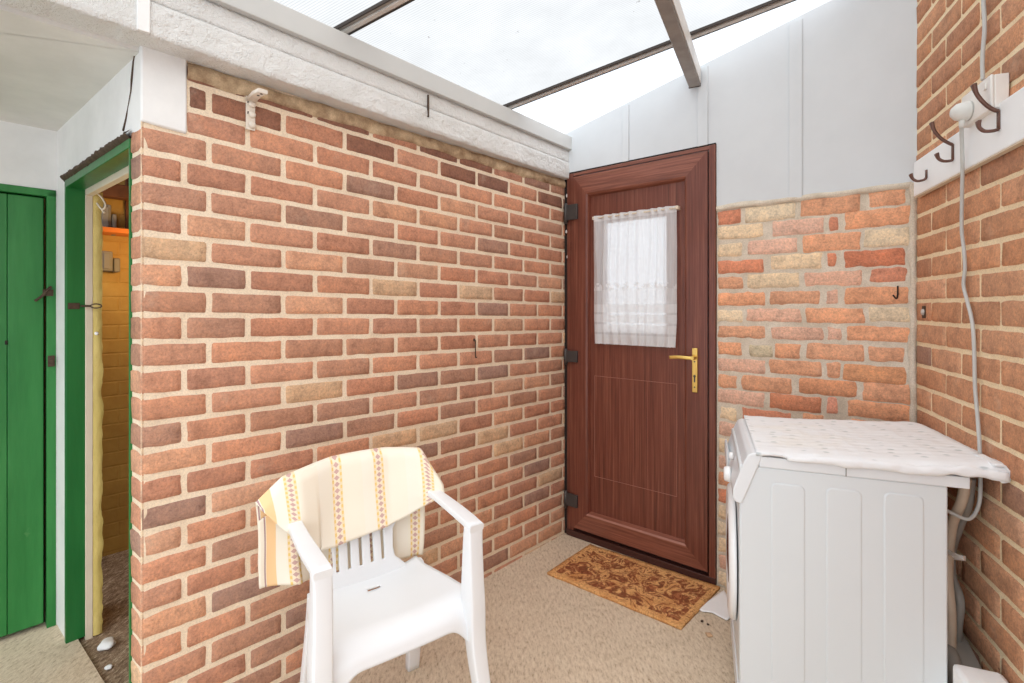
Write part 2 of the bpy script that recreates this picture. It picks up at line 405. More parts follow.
# towel: u across (metres), v along
t = NT('striped_towel'); uv = t.coord(kind='UV'); sp = t.n('ShaderNodeSeparateXYZ'); t.t.links.new(uv, sp.inputs[0]); U, V = sp.outputs[0], sp.outputs[1]
def sband(x0, w): return t.math('LESS_THAN', t.math('ABSOLUTE', t.math('SUBTRACT', U, x0)), w)
base = rgb(246,238,222); col = base
wide = t.math('FRACT', t.math('MULTIPLY', U, 7.0)); col = t.mix(t.math('MULTIPLY', t.math('GREATER_THAN', wide, .5), .35), base, rgb(247,235,212))
for x0 in (-.228, -.080, .056, .205):
    col = t.mix(t.math('MULTIPLY', sband(x0, .017), .9), col, rgb(248,222,180))
    col = t.mix(sband(x0, .0095), col, rgb(246,230,206))
    fv = t.math('SUBTRACT', t.math('FRACT', t.math('MULTIPLY', V, 1/.021)), .5); fu = t.math('MULTIPLY', t.math('SUBTRACT', U, x0), 1/.021)
    d = t.math('ADD', t.math('ABSOLUTE', fv), t.math('MULTIPLY', t.math('ABSOLUTE', fu), 1.0))
    col = t.mix(t.math('LESS_THAN', d, .42), col, rgb(212,176,166))
    fe = t.math('LESS_THAN', t.math('ABSOLUTE', t.math('SUBTRACT', t.math('ABSOLUTE', fu), .62)), .14)
    col = t.mix(t.math('MULTIPLY', fe, t.math('GREATER_THAN', t.math('ABSOLUTE', fv), .25)), col, rgb(240,208,130))
col = t.mix(t.math('MULTIPLY', sband(-.292, .014), .9), col, rgb(250,206,150))
col = t.mix(sband(-.310, .0022), col, rgb(182,150,150))
t.bsdf(col, .95, t.bump(t.noise(420, 3, .6), .5, .0015), spec=.1); M['towel'] = t.m
# quilted cloth on the washer
t = NT('white_quilted_cloth'); uv = t.coord(kind='UV'); vr = t.n('ShaderNodeTexVoronoi'); vr.inputs['Scale'].default_value = 16; vr.inputs['Randomness'].default_value = .25
t.t.links.new(t.coord((1,1.6,1), 'UV'), vr.inputs['Vector'])
col = t.mix(t.ramp(vr.outputs['Distance'], [(.10, W8), (.2, K8)]), rgb(240,242,244), rgb(200,207,208))
col = t.mix(t.ramp(t.noise(4, 4), [(.55, K8), (.75, (.5,.5,.5,1))]), col, rgb(238,232,220))
t.bsdf(col, .9, t.bump(t.math('ADD', t.noise(14, 3), t.math('MULTIPLY', vr.outputs['Distance'], 1.2)), .5, .008), spec=.1); M['quilt'] = t.m

# ------------------------------------------------------------------ brickwork
def brickwork(name, fr, rects, slab, palette, mats, off=0.0, jit=.0016, lip=.0035, seed=1, tilt_s=0.0, clip=9.0):
    """one wall: mortar slab (s0,s1,h0,h1,thickness) with every brick raised as a rounded, slightly uneven block"""
    rnd = random.Random(seed); bm = bmesh.new(); lay = bm.verts.layers.float_color.new('Col')
    s0, s1, h0, h1, th = slab; mo = off-lip
    # mortar face as grid
    nu, nv = max(2, int((s1-s0)/.04)), max(2, int((h1-h0)/.04)); g = []
    for i in range(nu+1):
        r = []
        for j in range(nv+1):
            a, h = lerp(s0, s1, i/nu), lerp(h0, h1, j/nv)
            r.append(bm.verts.new(fr.P(a, mo+noise.noise(Vector((a*9, h*9, seed)))*.0012, h)))
        g.append(r)
    for i in range(nu):
        for j in range(nv):
            f = bm.faces.new((g[i][j], g[i+1][j], g[i+1][j+1], g[i][j+1])); f.smooth = True
    bmesh.ops.recalc_face_normals(bm, faces=bm.faces[:])
    P = fr.P
    P8 = [P(s0,mo-.004,h0),P(s1,mo-.004,h0),P(s1,mo-th,h0),P(s0,mo-th,h0),P(s0,mo-.004,h1),P(s1,mo-.004,h1),P(s1,mo-th,h1),P(s0,mo-th,h1)]
    vs = [bm.verts.new(p) for p in P8]
    for q in ((3,2,1,0),(4,5,6,7),(0,1,5,4),(1,2,6,5),(2,3,7,6),(3,0,4,7)): bm.faces.new([vs[i] for i in q])
    for rc in rects:
        a0, a1, b0, b1 = rc[:4]; c = rc[4] if len(rc) > 4 and rc[4] else None
        if c is None:
            tot = sum(p[0] for p in palette); x = rnd.random()*tot
            for w, c in palette:
                x -= w
                if x <= 0: break
        k = rnd.uniform(.93, 1.07); hue = rnd.uniform(-.04, .04)
        c = (min(1, c[0]*k*(1+hue)), min(1, c[1]*k), min(1, c[2]*k*(1-hue)), 1)
        Lr = a1-a0; n = max(3, int(Lr/.022)); e = min(.0045, Lr*.2)
        us = [0, e]+[e+(Lr-2*e)*k2/n for k2 in range(1, n)]+[Lr-e, Lr]
        Hr = b1-b0; vv = [0, .0045, Hr*.35, Hr*.65, Hr-.0045, Hr]; tilt = rnd.uniform(-.0012, .0012); z0 = rnd.uniform(-.0008, .0012)
        gr = []
        for i, u in enumerate(us):
            row = []
            for j, w in enumerate(vv):
                edge = i in (0, len(us)-1) or j in (0, len(vv)-1)
                nx = noise.noise(Vector(((a0+u)*30, (b0+w)*30, seed*3.1)))
                ny = noise.noise(Vector(((a0+u)*30, (b0+w)*30, seed*7.7+5)))
                aa, hh = a0+u+nx*jit*1.6, b0+w+ny*jit*1.6-tilt_s*(a0+u)
                if i in (0, len(us)-1) and j in (0, len(vv)-1):      # soft corners
                    aa += (1 if i == 0 else -1)*.003; hh += (1 if j == 0 else -1)*.003
                hh = min(hh, clip)
                oo = mo-.001 if edge else off+z0+tilt*(w/Hr-.5)*2+nx*.001
                vtx = bm.verts.new(fr.P(aa, oo, hh)); vtx[lay] = c; row.append(vtx)
            gr.append(row)
        fl = []
        for i in range(len(us)-1):
            for j in range(len(vv)-1):
                f = bm.faces.new((gr[i][j], gr[i+1][j], gr[i+1][j+1], gr[i][j+1])); f.smooth = True; f.material_index = 1; fl.append(f)
        nn_ = fl[len(fl)//2]; nn_.normal_update()
        if nn_.normal.dot(Vector((fr.n.x, fr.n.y, 0))) < 0: bmesh.ops.reverse_faces(bm, faces=fl)
    me = bpy.data.meshes.new(name); bm.to_mesh(me); bm.free()
    for m in mats: me.materials.append(m)
    return link(name, me)
RED = [(5, rgb(200,146,118)), (3.5, rgb(192,138,112)), (2.5, rgb(184,138,114)), (1.3, rgb(170,132,114)), (1.8, rgb(208,158,128)), (.5, rgb(212,176,142))]
REDR = [(5, rgb(206,154,120)), (3, rgb(198,146,112)), (2, rgb(188,138,108)), (.5, rgb(170,132,112)), (1.2, rgb(214,164,132))]
def stretcher(s0, s1, h0, nrow, course, off_a, off_b, brick, gap, first=None, odd=0):
    out = []
    for r in range(nrow):
        js = list(off_a if (r+odd)%2 else off_b); x = js[-1]
        while x < s1: x += brick; js.append(x)
        edges = [s0]+[j for j in js if s0+.02 < j < s1-.02]+[s1]
        b0 = h0+r*course+gap/2; b1 = h0+(r+1)*course-gap/2
        for i in range(len(edges)-1):
            out.append((edges[i]+(gap/2 if i else 0), edges[i+1]-(gap/2 if i < len(edges)-2 else 0), b0, b1))
    return out
SB = L.S(565)                                        # length of the brick wall to the door corner
top_L = H+.729
rects = stretcher(0, SB, -.029, 28, .0767, [.170, .395, .620], [.105, .282, .506], .225, .014)
rr = []
for a0, a1, b0, b1 in rects:
    if b1 > H+.520 and a0 < .10:                      # painted pier at the top corner
        if a1 < .14: continue
        a0 = .118
    if b0 > H+.66: 
        if b0-.0196*(a0+a1)/2 > top_L-.03: continue
    rr.append((a0, a1, b0, b1, rgb(146,104,86) if b0 > H+.56 and random.random() < .45 else None))
wl = struct(brickwork('wall_left', L, rr, (0, SB, 0, top_L, .055), RED, [M['mortar'], M['brick']], seed=1, tilt_s=.0196, clip=top_L-.012), 'rustic red brick wall behind the white chair')
# corner return of the pier, on the doorway side
sj = Q.S(131)
rects = []
for r in range(24):
    b0, b1 = -.029+r*.0767+.006, -.029+(r+1)*.0767-.006
    rects.append((.002, sj, b0, b1))
struct(brickwork('wall_pier', Q, rects, (0, sj, 0, H+.52, .05), RED, [M['mortar'], M['brick']], off=.001, seed=2), 'narrow brick return at the edge of the open doorway')

# old brick wall right of the brown door, laid brick by brick
def z5(x0, x1, y0, y1, c=None):
    X0, X1 = 700+x0*.3511, 700+x1*.3511; xm = (X0+X1)/2; Y0, Y1 = 180+y0*.3511, 180+y1*.3511
    a0, a1 = D.S(X0), D.S(X1); am = (a0+a1)/2
    return (a0, a1, D.Hh(am, 0, Y1), D.Hh(am, 0, Y0), c)
ORA, BUF, REDD, PNK = rgb(226,168,132), rgb(232,210,178), rgb(216,146,116), rgb(228,184,160)
old = []
rowsA = [(50,115,86,126,REDD),(128,272,70,116,BUF),(286,456,44,98,ORA),(482,586,28,74,ORA)]
lst = [rowsA,
 [(50,180,128,166,BUF),(204,352,112,156,PNK),(366,396,104,146,REDD),(412,602,82,134,ORA)],
 [(50,118,180,218,BUF),(136,276,168,210,PNK),(292,456,152,202,ORA),(466,598,138,190,BUF)],
 [(50,180,228,266,REDD),(202,346,210,254,BUF),(362,388,208,248,REDD),(410,584,198,246,rgb(208,132,100))],
 [(50,122,276,310,ORA),(134,282,266,308,BUF),(296,460,260,302,PNK),(484,588,250,290,REDD)],
 [(50,184,320,358,ORA),(196,342,316,354,ORA),(358,392,314,352,PNK),(412,596,304,354,ORA)],
 [(50,120,370,404,BUF),(132,286,366,404,PNK),(300,468,364,408,ORA),(482,598,362,404,BUF)],
 [(50,186,416,450,ORA),(202,350,418,456,PNK),(362,404,420,456,PNK),(416,596,416,460,ORA)],
 [(50,118,462,498,ORA),(140,206,470,504,rgb(206,190,160)),(212,286,466,508,ORA),(302,468,468,514,ORA),(480,584,476,518,ORA)],
 [(50,186,510,548,PNK),(196,346,514,556,ORA),(360,402,520,562,ORA),(408,588,528,578,rgb(214,156,116))],
 [(50,104,556,592,ORA),(118,262,560,604,ORA),(280,444,568,614,rgb(216,154,116)),(462,598,580,634,ORA)],
 [(50,182,600,642,PNK),(196,344,612,658,rgb(214,148,116)),(420,600,634,683,ORA)],
 [(58,104,648,684,BUF),(118,262,656,700,REDD),(290,350,668,708,ORA),(430,600,690,735,ORA)]]
for r in lst:
    for x0, x1, y0, y1, c in r: old.append(z5(x0, x1, y0, y1, c))
old.append(z5(360, 392, 618, 666, rgb(224,160,136)))
DS0, DS1 = D.S(716.5), D.S(917)
hb = min(o[2] for o in old)-.01; rr_ = random.Random(5); row = 0
while hb > .05:
    b1 = hb; b0 = hb-.064; js = [DS0]+([DS0+.11, DS0+.34, DS0+.46, DS1-.02] if row%2 else [DS0+.2, DS0+.42, DS0+.47, DS1-.02])
    for i in range(len(js)-1): old.append((js[i]+.008, js[i+1]-.008, b0, b1, rr_.choice([ORA, BUF, PNK, REDD])))
    hb -= .077; row += 1
HB = H+.459
wr = struct(brickwork('wall_back', D, old, (DS0, DS1, 0, HB, .10), [(1, ORA)], [M['mortar_old'], M['old_brick']], off=.0, jit=.0045, lip=.004, seed=3), 'older orange and buff brick wall between door and corner')
# right wall
ra, rb = [], []
JA = [R.S(x) for x in (945.3, 979.5, 1024)]; JB = [R.S(x) for x in (931, 960.8, 999.8)]
cR = .0785; h0R = H+(CY-408)/F*(R.o+R.d*R.S(919)).y - 20*cR
while h0R > 0: h0R -= cR
nR = int((H+1.45-h0R)/cR); out = []
k0 = round((H+(CY-408)/F*1.86-h0R)/cR)
for r in range(nR):
    js = list(JA if (r-k0)%2 == 1 else JB); bl = (js[2]-js[0])/2 if True else .23
    x = js[-1]
    while x < 2.4: x += .228; js.append(x)
    ed = [.004]+js
    for i in range(len(ed)-1): out.append((ed[i]+(.005 if i else 0), ed[i+1]-.0055, h0R+r*cR+.006, h0R+(r+1)*cR-.006))
out = [o for o in out if o[3] > 0.02]
struct(brickwork('wall_right', R, out, (0, 2.4, 0, H+1.45, .10), REDR, [M['mortar_r'], M['brick']], seed=4), 'red brick wall on the right with coat hook board')

# ------------------------------------------------------------------ shell
def slab(name, pts, z0, z1, mat, label=None):
    mb = MB(); mb.prism([Vector((p[0], p[1], z0)) for p in pts], Vector((0, 0, z1-z0))); return struct(mb.build(name, mat), label)
def pt(fr, a, off): p = fr.P(a, off, 0); return (p.x, p.y)
r_end = pt(R, 2.4, -.12)
# floor: the room side up to the doorway line and under all walls
mb = MB()
fl = [(-3.2, -.5), (.70, -.5), r_end, pt(R, -.12, -.14), pt(D, 0, -.16), pt(L, SB, -.06), pt(L, -.0, -.06), pt(Q, .08, -.03), pt(Q, 1.0, -.03), pt(G, 0, -.16), (-3.2, .6)]
mb.prism([Vector((x, y, -.0145)) for x, y in fl], Vector((0, 0, .0145))); struct(mb.build('floor', M['floor']), 'beige loop matting floor')
# seam strip in the matting
a, b = floor_pt(372, 683), floor_pt(560, 560)
# store floor, lower and dusty
mb = MB(); sf = [(-3.4, -.6), (2.3, -.6), (2.3, 4.2), (-3.4, 4.2)]
mb.prism([Vector((x, y, -.05)) for x, y in sf], Vector((0, 0, .035))); struct(mb.build('floor', M['dirt']), 'dusty dark concrete floor inside the store')
# store far wall (yellow painted brick)
mb = MB(); Y = Frame(*pt(L, 0, -1.65), L.d.x, L.d.y, L.n.x, L.n.y)
mb.box(Y, -.5, SB+.1, -.1, 0, -.02, 2.3)
o = mb.build('wall_store', M['yellow']); uvl = o.data.uv_layers.new(name='UVMap')
for lp in o.data.loops:
    co = o.data.vertices[lp.vertex_index].co; a = (Vector((co.x, co.y))-Y.o).dot(Y.d); uvl.data[lp.index].uv = (a, co.z)
struct(o, 'yellow painted brick wall inside the store')
E = Frame(*pt(L, SB-.02, -.1), -L.n.x, -L.n.y, -L.d.x, -L.d.y)
mb = MB(); mb.box(E, -.0, 1.6, -.08, 0, -.02, 2.3)
o = mb.build('wall_store', M['yellow']); uvl = o.data.uv_layers.new(name='UVMap')
for lp in o.data.loops:
    co = o.data.vertices[lp.vertex_index].co; a = (Vector((co.x, co.y))-E.o).dot(E.d); uvl.data[lp.index].uv = (a, co.z)
struct(o, 'yellow painted end wall inside the store')
# store ceiling of dark timber
slab('ceiling', [pt(L, 0, -.06), pt(L, SB, -.06), pt(L, SB, -1.76), pt(L, -.6, -1.76), pt(G, 0, -.16), pt(Q, 1.0, -.05)], 2.22, 2.30, M['timber_dark'], 'dark timber ceiling of the store')
def in_store(px, off=-1.65): return Y.S(px)
# beam across the store top and shelf catching the lamp light
sa, sb_ = Y.S(96), Y.S(134)
hs = Y.Hh(Y.S(115), 0, 236)
mb = MB(); mb.box(Y, sa-.05, sb_+.3, 0.004, .16, hs, hs+.025, .003)
tag(mb.build('shelf', M['orange_shelf']), 'orange varnished shelf board high on the yellow store wall', 'shelf')
mb = MB(); mb.box(Y, sa-.05, sb_+.3, .03, .10, hs+.19, hs+.26, .004); mb.box(Y, sa+.12, sa+.16, .004, .03, hs+.03, hs+.5, .003)
tag(mb.build('timber_joist', M['timber_dark']), 'dark timber joist above the shelf inside the store', 'joist')
def wallbox(name, x0, x1, y0, y1, dep, label, cat, off=.002, knob=True):
    a0, a1 = Y.S(x0, off+dep), Y.S(x1, off+dep); am = (a0+a1)/2
    t_ = thing(name, label, cat); mb = MB(); mb.box(Y, a0, a1, off, off+dep, Y.Hh(am, off+dep, y1), Y.Hh(am, off+dep, y0), .006); mb.build('casing', M['grey_box'], t_)
    if knob:
        mb = MB(); mb.box(Y, a0+.012, a1-.012, off+dep, off+dep+.006, Y.Hh(am, off+dep, y1)+.012, Y.Hh(am, off+dep, y0)-.012, .002); mb.build('cover', M['grey_box'], t_)
    setbase(t_); return t_
wallbox('meter_box', 99, 111.5, 204, 233, .05, 'tall grey box standing on the shelf inside the store', 'box', off=.02)
wallbox('junction_box', 111.8, 117, 214, 235, .045, 'small grey narrow box right of the tall grey box on the shelf', 'box', off=.02, knob=False)
wallbox('switch_box', 100.5, 113, 251, 271, .07, 'larger grey switch box on yellow wall below the shelf', 'switch')
wallbox('switch_box', 113.6, 120.5, 258, 272, .05, 'smaller grey switch box right of the larger one on yellow wall', 'switch', knob=False)
# door wall behind door: door_1 opening; white gable above
TD = H+.757
roof_h = lambda p: .995+H + .199*((p.x-A[0])*L.n.x+(p.y-A[1])*L.n.y)
mb = MB()
sR = D.S(917)
for (s0, s1, hb_) in ((-.12, DS0, TD+.004), (DS0, sR+.15, HB)):
    pa, pb = D.P(s0, 0, 0), D.P(s1, 0, 0)
    pts = [D.P(s0, .0, hb_), D.P(s1, .0, hb_), D.P(s1, .0, roof_h(pb)-.004), D.P(s0, .0, roof_h(pa)-.004)]
    mb.prism(pts, Vector((-D.n.x*.05, -D.n.y*.05, 0)))
struct(mb.build('wall_gable', M['gable']), 'pale grey panelled gable above the brown door')
# panel cover strips
for i, (xa, xb, yb) in enumerate(((622.5, 628.5, 171), (697.5, 707.5, 140), (789, 802, 199))):
    s0, s1 = D.S(xa, .004), D.S(xb, .004); hb_ = D.Hh(s1, .004, yb); pa = D.P(s0, 0, 0)
    hb_ = TD+.006 if i < 2 else HB+.002
    mb = MB(); mb.box(D, s0, s1, .0005, .006, hb_, roof_h(pa)-.012, .001)
    mb.box(D, s1, s1+.0035, .0003, .0015, hb_, roof_h(pa)-.012, mi=1)
    struct(mb.build('trim_%d' % (i+1), [M['gable'], M['joint']]))
# mortar bed along the top of the old brick wall and down the corner
def lumpy(name, fr, s0, s1, h0, h1, off0, amp, mat, n=60, seed=1, vert=False, label=None):
    mb = MB()
    def fn(u, v):
        a, h = lerp(s0, s1, u), lerp(h0, h1, v); e = math.sin(math.pi*(v if not vert else u))**.5 if 0 < (v if not vert else u) < 1 else 0
        x = noise.noise(Vector((a*24, h*24, seed))); y_ = noise.noise(Vector((a*11+9, h*11, seed+4)))
        if not vert: h += (y_*.012 if v in (0, 1) else 0)
        else: a += (y_*.012 if u in (0, 1) else 0)
        return fr.P(a, off0+e*(.006+amp*(x*.5+.5)), h)
    mb.grid(fn, n if not vert else 6, 6 if not vert else n); return struct(mb.build(name, mat), label)
lumpy('trim_mortar', D, DS0, sR-.015, HB-.014, HB+.012, -.002, .008, M['mortar_old'], seed=2, label='rough mortar line along the top of old bricks')
lumpy('trim_mortar', D, D.S(909), D.S(917.5), 0, HB+.004, -.002, .012, M['mortar_old'], n=90, seed=3, vert=True, label='rough mortar strip down the inside corner')
# recess: doorway wall, white
mb = MB(); s_l, s_r = Q.S(66.5), Q.S(131); hq = Q.Hh(s_l, 0, 181); cz = H+.717
mb.box(Q, s_l, 1.12, -.10, 0, 0, cz); mb.box(Q, 0.004, s_l, -.10, 0, hq+.01, cz+.02)
struct(mb.build('wall_recess', M['white_wall']), 'white painted wall around the open green doorway')
# white painted end block on the brick corner
sp_ = L.S(187)
mb = MB(); mb.hexa([L.P(-.002,.006,H+.52), L.P(sp_,.004,H+.512), L.P(sp_,-.05,H+.512), L.P(-.002,-.05,H+.52), L.P(-.002,.006,top_L+.01), L.P(sp_,.005,top_L+.01), L.P(sp_,-.05,top_L+.01), L.P(-.002,-.05,top_L+.01)], .006)
struct(mb.build('trim_block', M['white_wall']), 'white painted block at the top of the brick corner')
# green frame of the open doorway
dr = struct(link('door_2', None), 'green painted frame of the open doorway'); 
mb = MB(); mb.box(Q, s_l-.022, s_l, -.052, .006, 0, hq, .002); mb.build('jamb', M['green_dark'], dr)
mb = MB(); mb.box(Q, sj-.004, s_l, -.052, .006, hq-.028, hq, .002); mb.build('head', M['green_dark'], dr)
mb = MB(); mb.box(Q, sj-.002, sj+.006, -.052, .004, 0, hq-.02, .001); mb.build('jamb', M['green_dark'], dr)
mb = MB(); mb.box(Q, s_l-.026, s_l-.004, -.075, -.052, -.02, hq-.02, .002); mb.box(Q, sj, s_l, -.075, -.052, hq-.05, hq-.02, .002); mb.build('door_stop', M['cream'], dr)
# rusty dirty strip above the green head
def strip_fn(u, v):
    a = lerp(sj-.01, s_l+.006, u); x = noise.noise(Vector((a*40, v*3, 1)))*.006
    ang = math.pi*v; return Q.P(a, .004+math.sin(ang)*(.012+x), hq-.002+v*.026+x)
mb = MB(); mb.grid(strip_fn, 60, 6); mb.build('drip_strip', M['iron'], dr)
# yellow painted brick edge behind the stop (lumpy)
def ye(u, v):
    h = lerp(-.01, hq-.03, v); x = noise.noise(Vector((h*13, u, 3)))*.004+noise.noise(Vector((h*40, u, 9)))*.002
    return Q.P(s_l-.024-.004*math.sin(math.pi*u)-x*.6, lerp(-.075, -.105-x*1.8, u), h)
mb = MB(); mb.grid(ye, 4, 120); struct(mb.build('trim_edge', M['yellow_edge']), 'lumpy yellow painted brick edge inside the doorway')
# hasp on green jamb
hs_ = thing('door_hasp', 'black iron hasp sticking out from the green doorway post', 'hasp')
hh = Q.Hh(s_l, 0, 306); mb = MB(); mb.box(Q, s_l-.026, s_l-.0222, -.035, .0, hh-.012, hh+.012, .001); mb.build('plate', M['iron'], hs_)
p0 = Q.P(s_l-.026, -.04, hh); p1 = p0+Vector((.085, -.008, .0)); mb = MB()
mb.tube([p0, p0.lerp(p1, .45)], .004, 8); ring = [p0.lerp(p1, .45)+(p1-p0)*.55*(.5-.5*math.cos(t_)) + Vector((0,0,.008*math.sin(t_))) for t_ in [k*math.pi/8 for k in range(17)]]
mb.tube(ring, .0025, 6); mb.build('staple', M['iron'], hs_); setbase(hs_)
# cord hanging from head
c0 = Q.P(s_l-.06, -.08, hq-.06)
mb = MB(); mb.tube(smooth_path([c0+Vector((0,0,.02)), c0+Vector((.02,0,.0)), c0+Vector((.035,0,-.03)), c0+Vector((.02,0,-.045)), c0+Vector((.0,0,-.02)), c0+Vector((.03,.0,-.06))]), .0035, 8)
tag(mb.build('tied_cord', M['cream']), 'white cord knotted under the green doorway head', 'cord')
# small white clip on yellow edge
hh = Q.Hh(s_l, -.09, 333); mb = MB(); mb.lathe(Q.P(s_l-.034, -.085, hh), (.6,-.8,0), [(0,.006),(.012,.007),(.016,.004)], 12)
tag(mb.build('wall_peg', M['paper']), 'small white peg on the yellow doorway edge', 'peg')
# green boarded door, wall left
mb = MB(); gh = G.Hh(G.S(55), 0, 190.5); g0, g1 = G.S(56.0), G.S(46.5)
mb.box(G, -.0, g0, -.10, 0, 0, cz); mb.box(G, g0, 2.0, -.10, 0, gh, cz); mb.box(G, 1.05, 2.0, -.1, 0, 0, gh)
struct(mb.build('wall_green_door', M['white_wall']), 'white wall holding the green boarded door')
d3 = struct(link('door_3', None), 'green boarded timber door at left edge')
mb = MB(); mb.box(G, g0, g1, -.06, .004, 0, gh, .002); mb.build('jamb', M['green'], d3)
mb = MB(); mb.box(G, g0, 1.05, -.06, .004, gh-.028, gh, .002); mb.build('head', M['green'], d3)
mb = MB(); mb.box(G, g1, 1.05, -.10, -.061, 0, gh-.02); mb.build('rebate', M['dark'], d3)
x = g1+.007; bw = [ .104, .115, .12, .12, .12, .12, .12]; lf = MB()
for w in bw:
    lf.box(G, x+.0006, x+w-.0006, -.045, -.012, .02, gh-.034, .0025); x += w
lf.build('board', M['green'], d3)
hz = G.Hh(G.S(48), 0, 293)
mb = MB(); mb.box(G, g1-.02, g1+.012, .003, .009, hz-.012, hz+.014, .001); mb.tube(smooth_path([G.P(g1-.012,.01,hz+.025), G.P(g1+.002,.022,hz+.008), G.P(g1+.014,.022,hz-.012), G.P(g1+.034,.010,hz-.032)]), .005, 8)
mb.build('latch', M['iron'], d3)
hz = G.Hh(G.S(50), 0, 361); mb = MB(); mb.box(G, g1-.024, g1-.003, .003, .012, hz-.022, hz+.022, .002); mb.lathe(G.P(g1-.013,.012,hz), (G.n.x,G.n.y,0), [(0,.007),(.008,.007)], 12); mb.build('keeper', M['iron'], d3)
hz = G.Hh(G.S(24), 0, 341); mb = MB(); mb.box(G, g1+.110, g1+.118, -.012, -.008, hz-.012, hz+.004, .0005); mb.build('keyhole', M['dark'], d3)
# recess ceiling and beam over it
pa, pb = pt(L, 0, -.01), pt(L, -1.1, -.01)
slab('ceiling', [pa, pt(Q, 1.0, -.0), pt(G, 0, 0), pt(G, 1.8, 0), pt(L, -1.1, -.012), pt(L, 0, -.012)], cz, cz+.05, M['white_ceil'], 'white painted ceiling over the left recess')
_a, _b = L.P(0, .088, 0), L.P(SB, .030, 0)
BF = Frame(_a.x, _a.y, _b.x-_a.x, _b.y-_a.y, .738, -.674); BF.n = Vector((BF.d.y, -BF.d.x)); BE = (Vector((_b.x, _b.y))-BF.o).length
def hgt(px, py, off=0): return BF.SH(px, py, off)[1]
print('beam', [hgt(*q) for q in ((152,35),(240,67),(560,178))], [hgt(*q) for q in ((225,2),(400,80),(566,151))], [hgt(*q, .015) for q in ((280,0),(400,60.5),(568,135))], [hgt(*q) for q in ((249,37),(400,97.6))])
ob = 0; bt_ = top_L; tt_ = (hgt(225,2)+hgt(400,80)+hgt(566,151))/3; f2 = (hgt(280,0,.015)+hgt(400,60.5,.015)+hgt(568,135,.015))/3; md_ = (hgt(249,37)+hgt(400,97.6))/2
sA = -1.2
def rough_box(fr, s0, s1, o0, o1, h0, h1, amp, seed):
    mb = MB(); nu = int((s1-s0)/.012)
    def front(u, v):
        a, h = lerp(s0, s1, u), lerp(h0, h1, v); e = min(1, v*8, (1-v)*8)
        x = noise.noise(Vector((a*16, h*22, seed)))*.6+noise.noise(Vector((a*45, h*60, seed)))*.4
        return fr.P(a, o1-(1-e)*.004+amp*x*(.4+.6*e), h+(amp*noise.noise(Vector((a*20, 3, seed))) if v == 0 else 0))
    g = mb.grid(front, nu, 16)
    bot = [[mb.bm.verts.new(fr.P(lerp(s0, s1, i/nu), o0, h0)) for i in range(nu+1)]]
    topv = [mb.bm.verts.new(fr.P(lerp(s0, s1, i/nu), o0, h1)) for i in range(nu+1)]
    for i in range(nu):
        mb.bm.faces.new((g[i][0], bot[0][i], bot[0][i+1], g[i+1][0])); mb.bm.faces.new((g[i][16], g[i+1][16], topv[i+1], topv[i]))
    return mb
mb = rough_box(BF, sA, BE+.01, -.24, 0, bt_, md_-.001, .0045, 1); struct(mb.build('trim_beam', M['white_beam']), 'white painted concrete beam above the brick wall')
mb = rough_box(BF, sA, BE+.01, -.24, -.005, md_+.001, tt_+.001, .002, 2); struct(mb.build('trim_beam', M['white_beam']), 'smoother upper course of the white beam')
mb = MB(); mb.box(BF, sA, BE+.01, -.24, .015, tt_, f2, .003); struct(mb.build('trim_fascia', M['fascia']), 'pale grey eaves board under the clear roof')
mb = MB(); mb.box(BF, BF.S(136.5), BF.S(149.5), -.002, .008, bt_+.002, tt_-.001, .002); struct(mb.build('trim_batten', M['white_wall']), 'white cover strip on the beam above the corner')
# crack down the corner of the white block
mb = MB(); cr = [Q.P(Q.S(px), .002, Q.Hh(Q.S(px), .0, py)) for px, py in ((136.5,50),(134,62),(132.5,80),(131.5,92),(128.5,108),(126.5,120),(124,131))]
mb.tube(cr, [.0008,.002,.0028,.0016,.001,.0022,.003], 5); struct(mb.build('trim_crack', M['iron']), 'dark crack down the corner of the white block')
# dark split joints of the beam
mb = MB()
for px, y0, y1 in ((428, 95, 117),):
    a = BF.S(px); mb.box(BF, a-.003, a+.003, -.002, .0045, BF.Hh(a, 0, y1), BF.Hh(a, 0, y0))
struct(mb.build('trim_crack', M['iron']), 'dark split in the white beam')
# mortar smear under the beam on brick
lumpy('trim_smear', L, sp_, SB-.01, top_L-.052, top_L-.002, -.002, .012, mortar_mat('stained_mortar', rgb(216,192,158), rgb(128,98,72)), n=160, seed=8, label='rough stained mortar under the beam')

# ------------------------------------------------------------------ roof
def on_roof(px, py, dh=0):
    k, m = (px-CX)/F, (CY-py)/F
    # H+m*y = .995+H+dh+.199*((k y - Ax) nx + (y-Ay) ny)
    nx, ny = L.n.x, L.n.y
    y = (.995+dh-.199*(A[0]*nx+A[1]*ny))/(m-.199*(k*nx+ny)); return Vector((k*y, y, H+m*y))
def roofz(x, y, dh=0): return .995+H+dh+.199*((x-A[0])*L.n.x+(y-A[1])*L.n.y)
e1a, e1b = on_roof(512, 105), on_roof(783, 0); e2a, e2b = on_roof(345, 29), on_roof(408, -6)
bd = (e1b-e1a); bd = Vector((bd.x, bd.y)).normalized()
d2 = (e2b-e2a); print('bar dirs', bd, Vector((d2.x, d2.y)).normalized(), e1a, e2a)
pn = Vector((-bd.y, bd.x)); o1 = Vector((e1a.x, e1a.y)); o1b = o1-bd*.12; o1e = o1+bd*2.6
def sheet(name, c, label):
    mb = MB(); mb.bm.faces.new([mb.bm.verts.new((p[0], p[1], roofz(p[0], p[1])+.006)) for p in c])
    o = mb.build(name, M['poly']); uvl = o.data.uv_layers.new(name='UVMap')
    for lp in o.data.loops:
        q = o.data.vertices[lp.vertex_index].co; uvl.data[lp.index].uv = (q.x*pn.x+q.y*pn.y, q.x*bd.x+q.y*bd.y)
    struct(o, label); return o
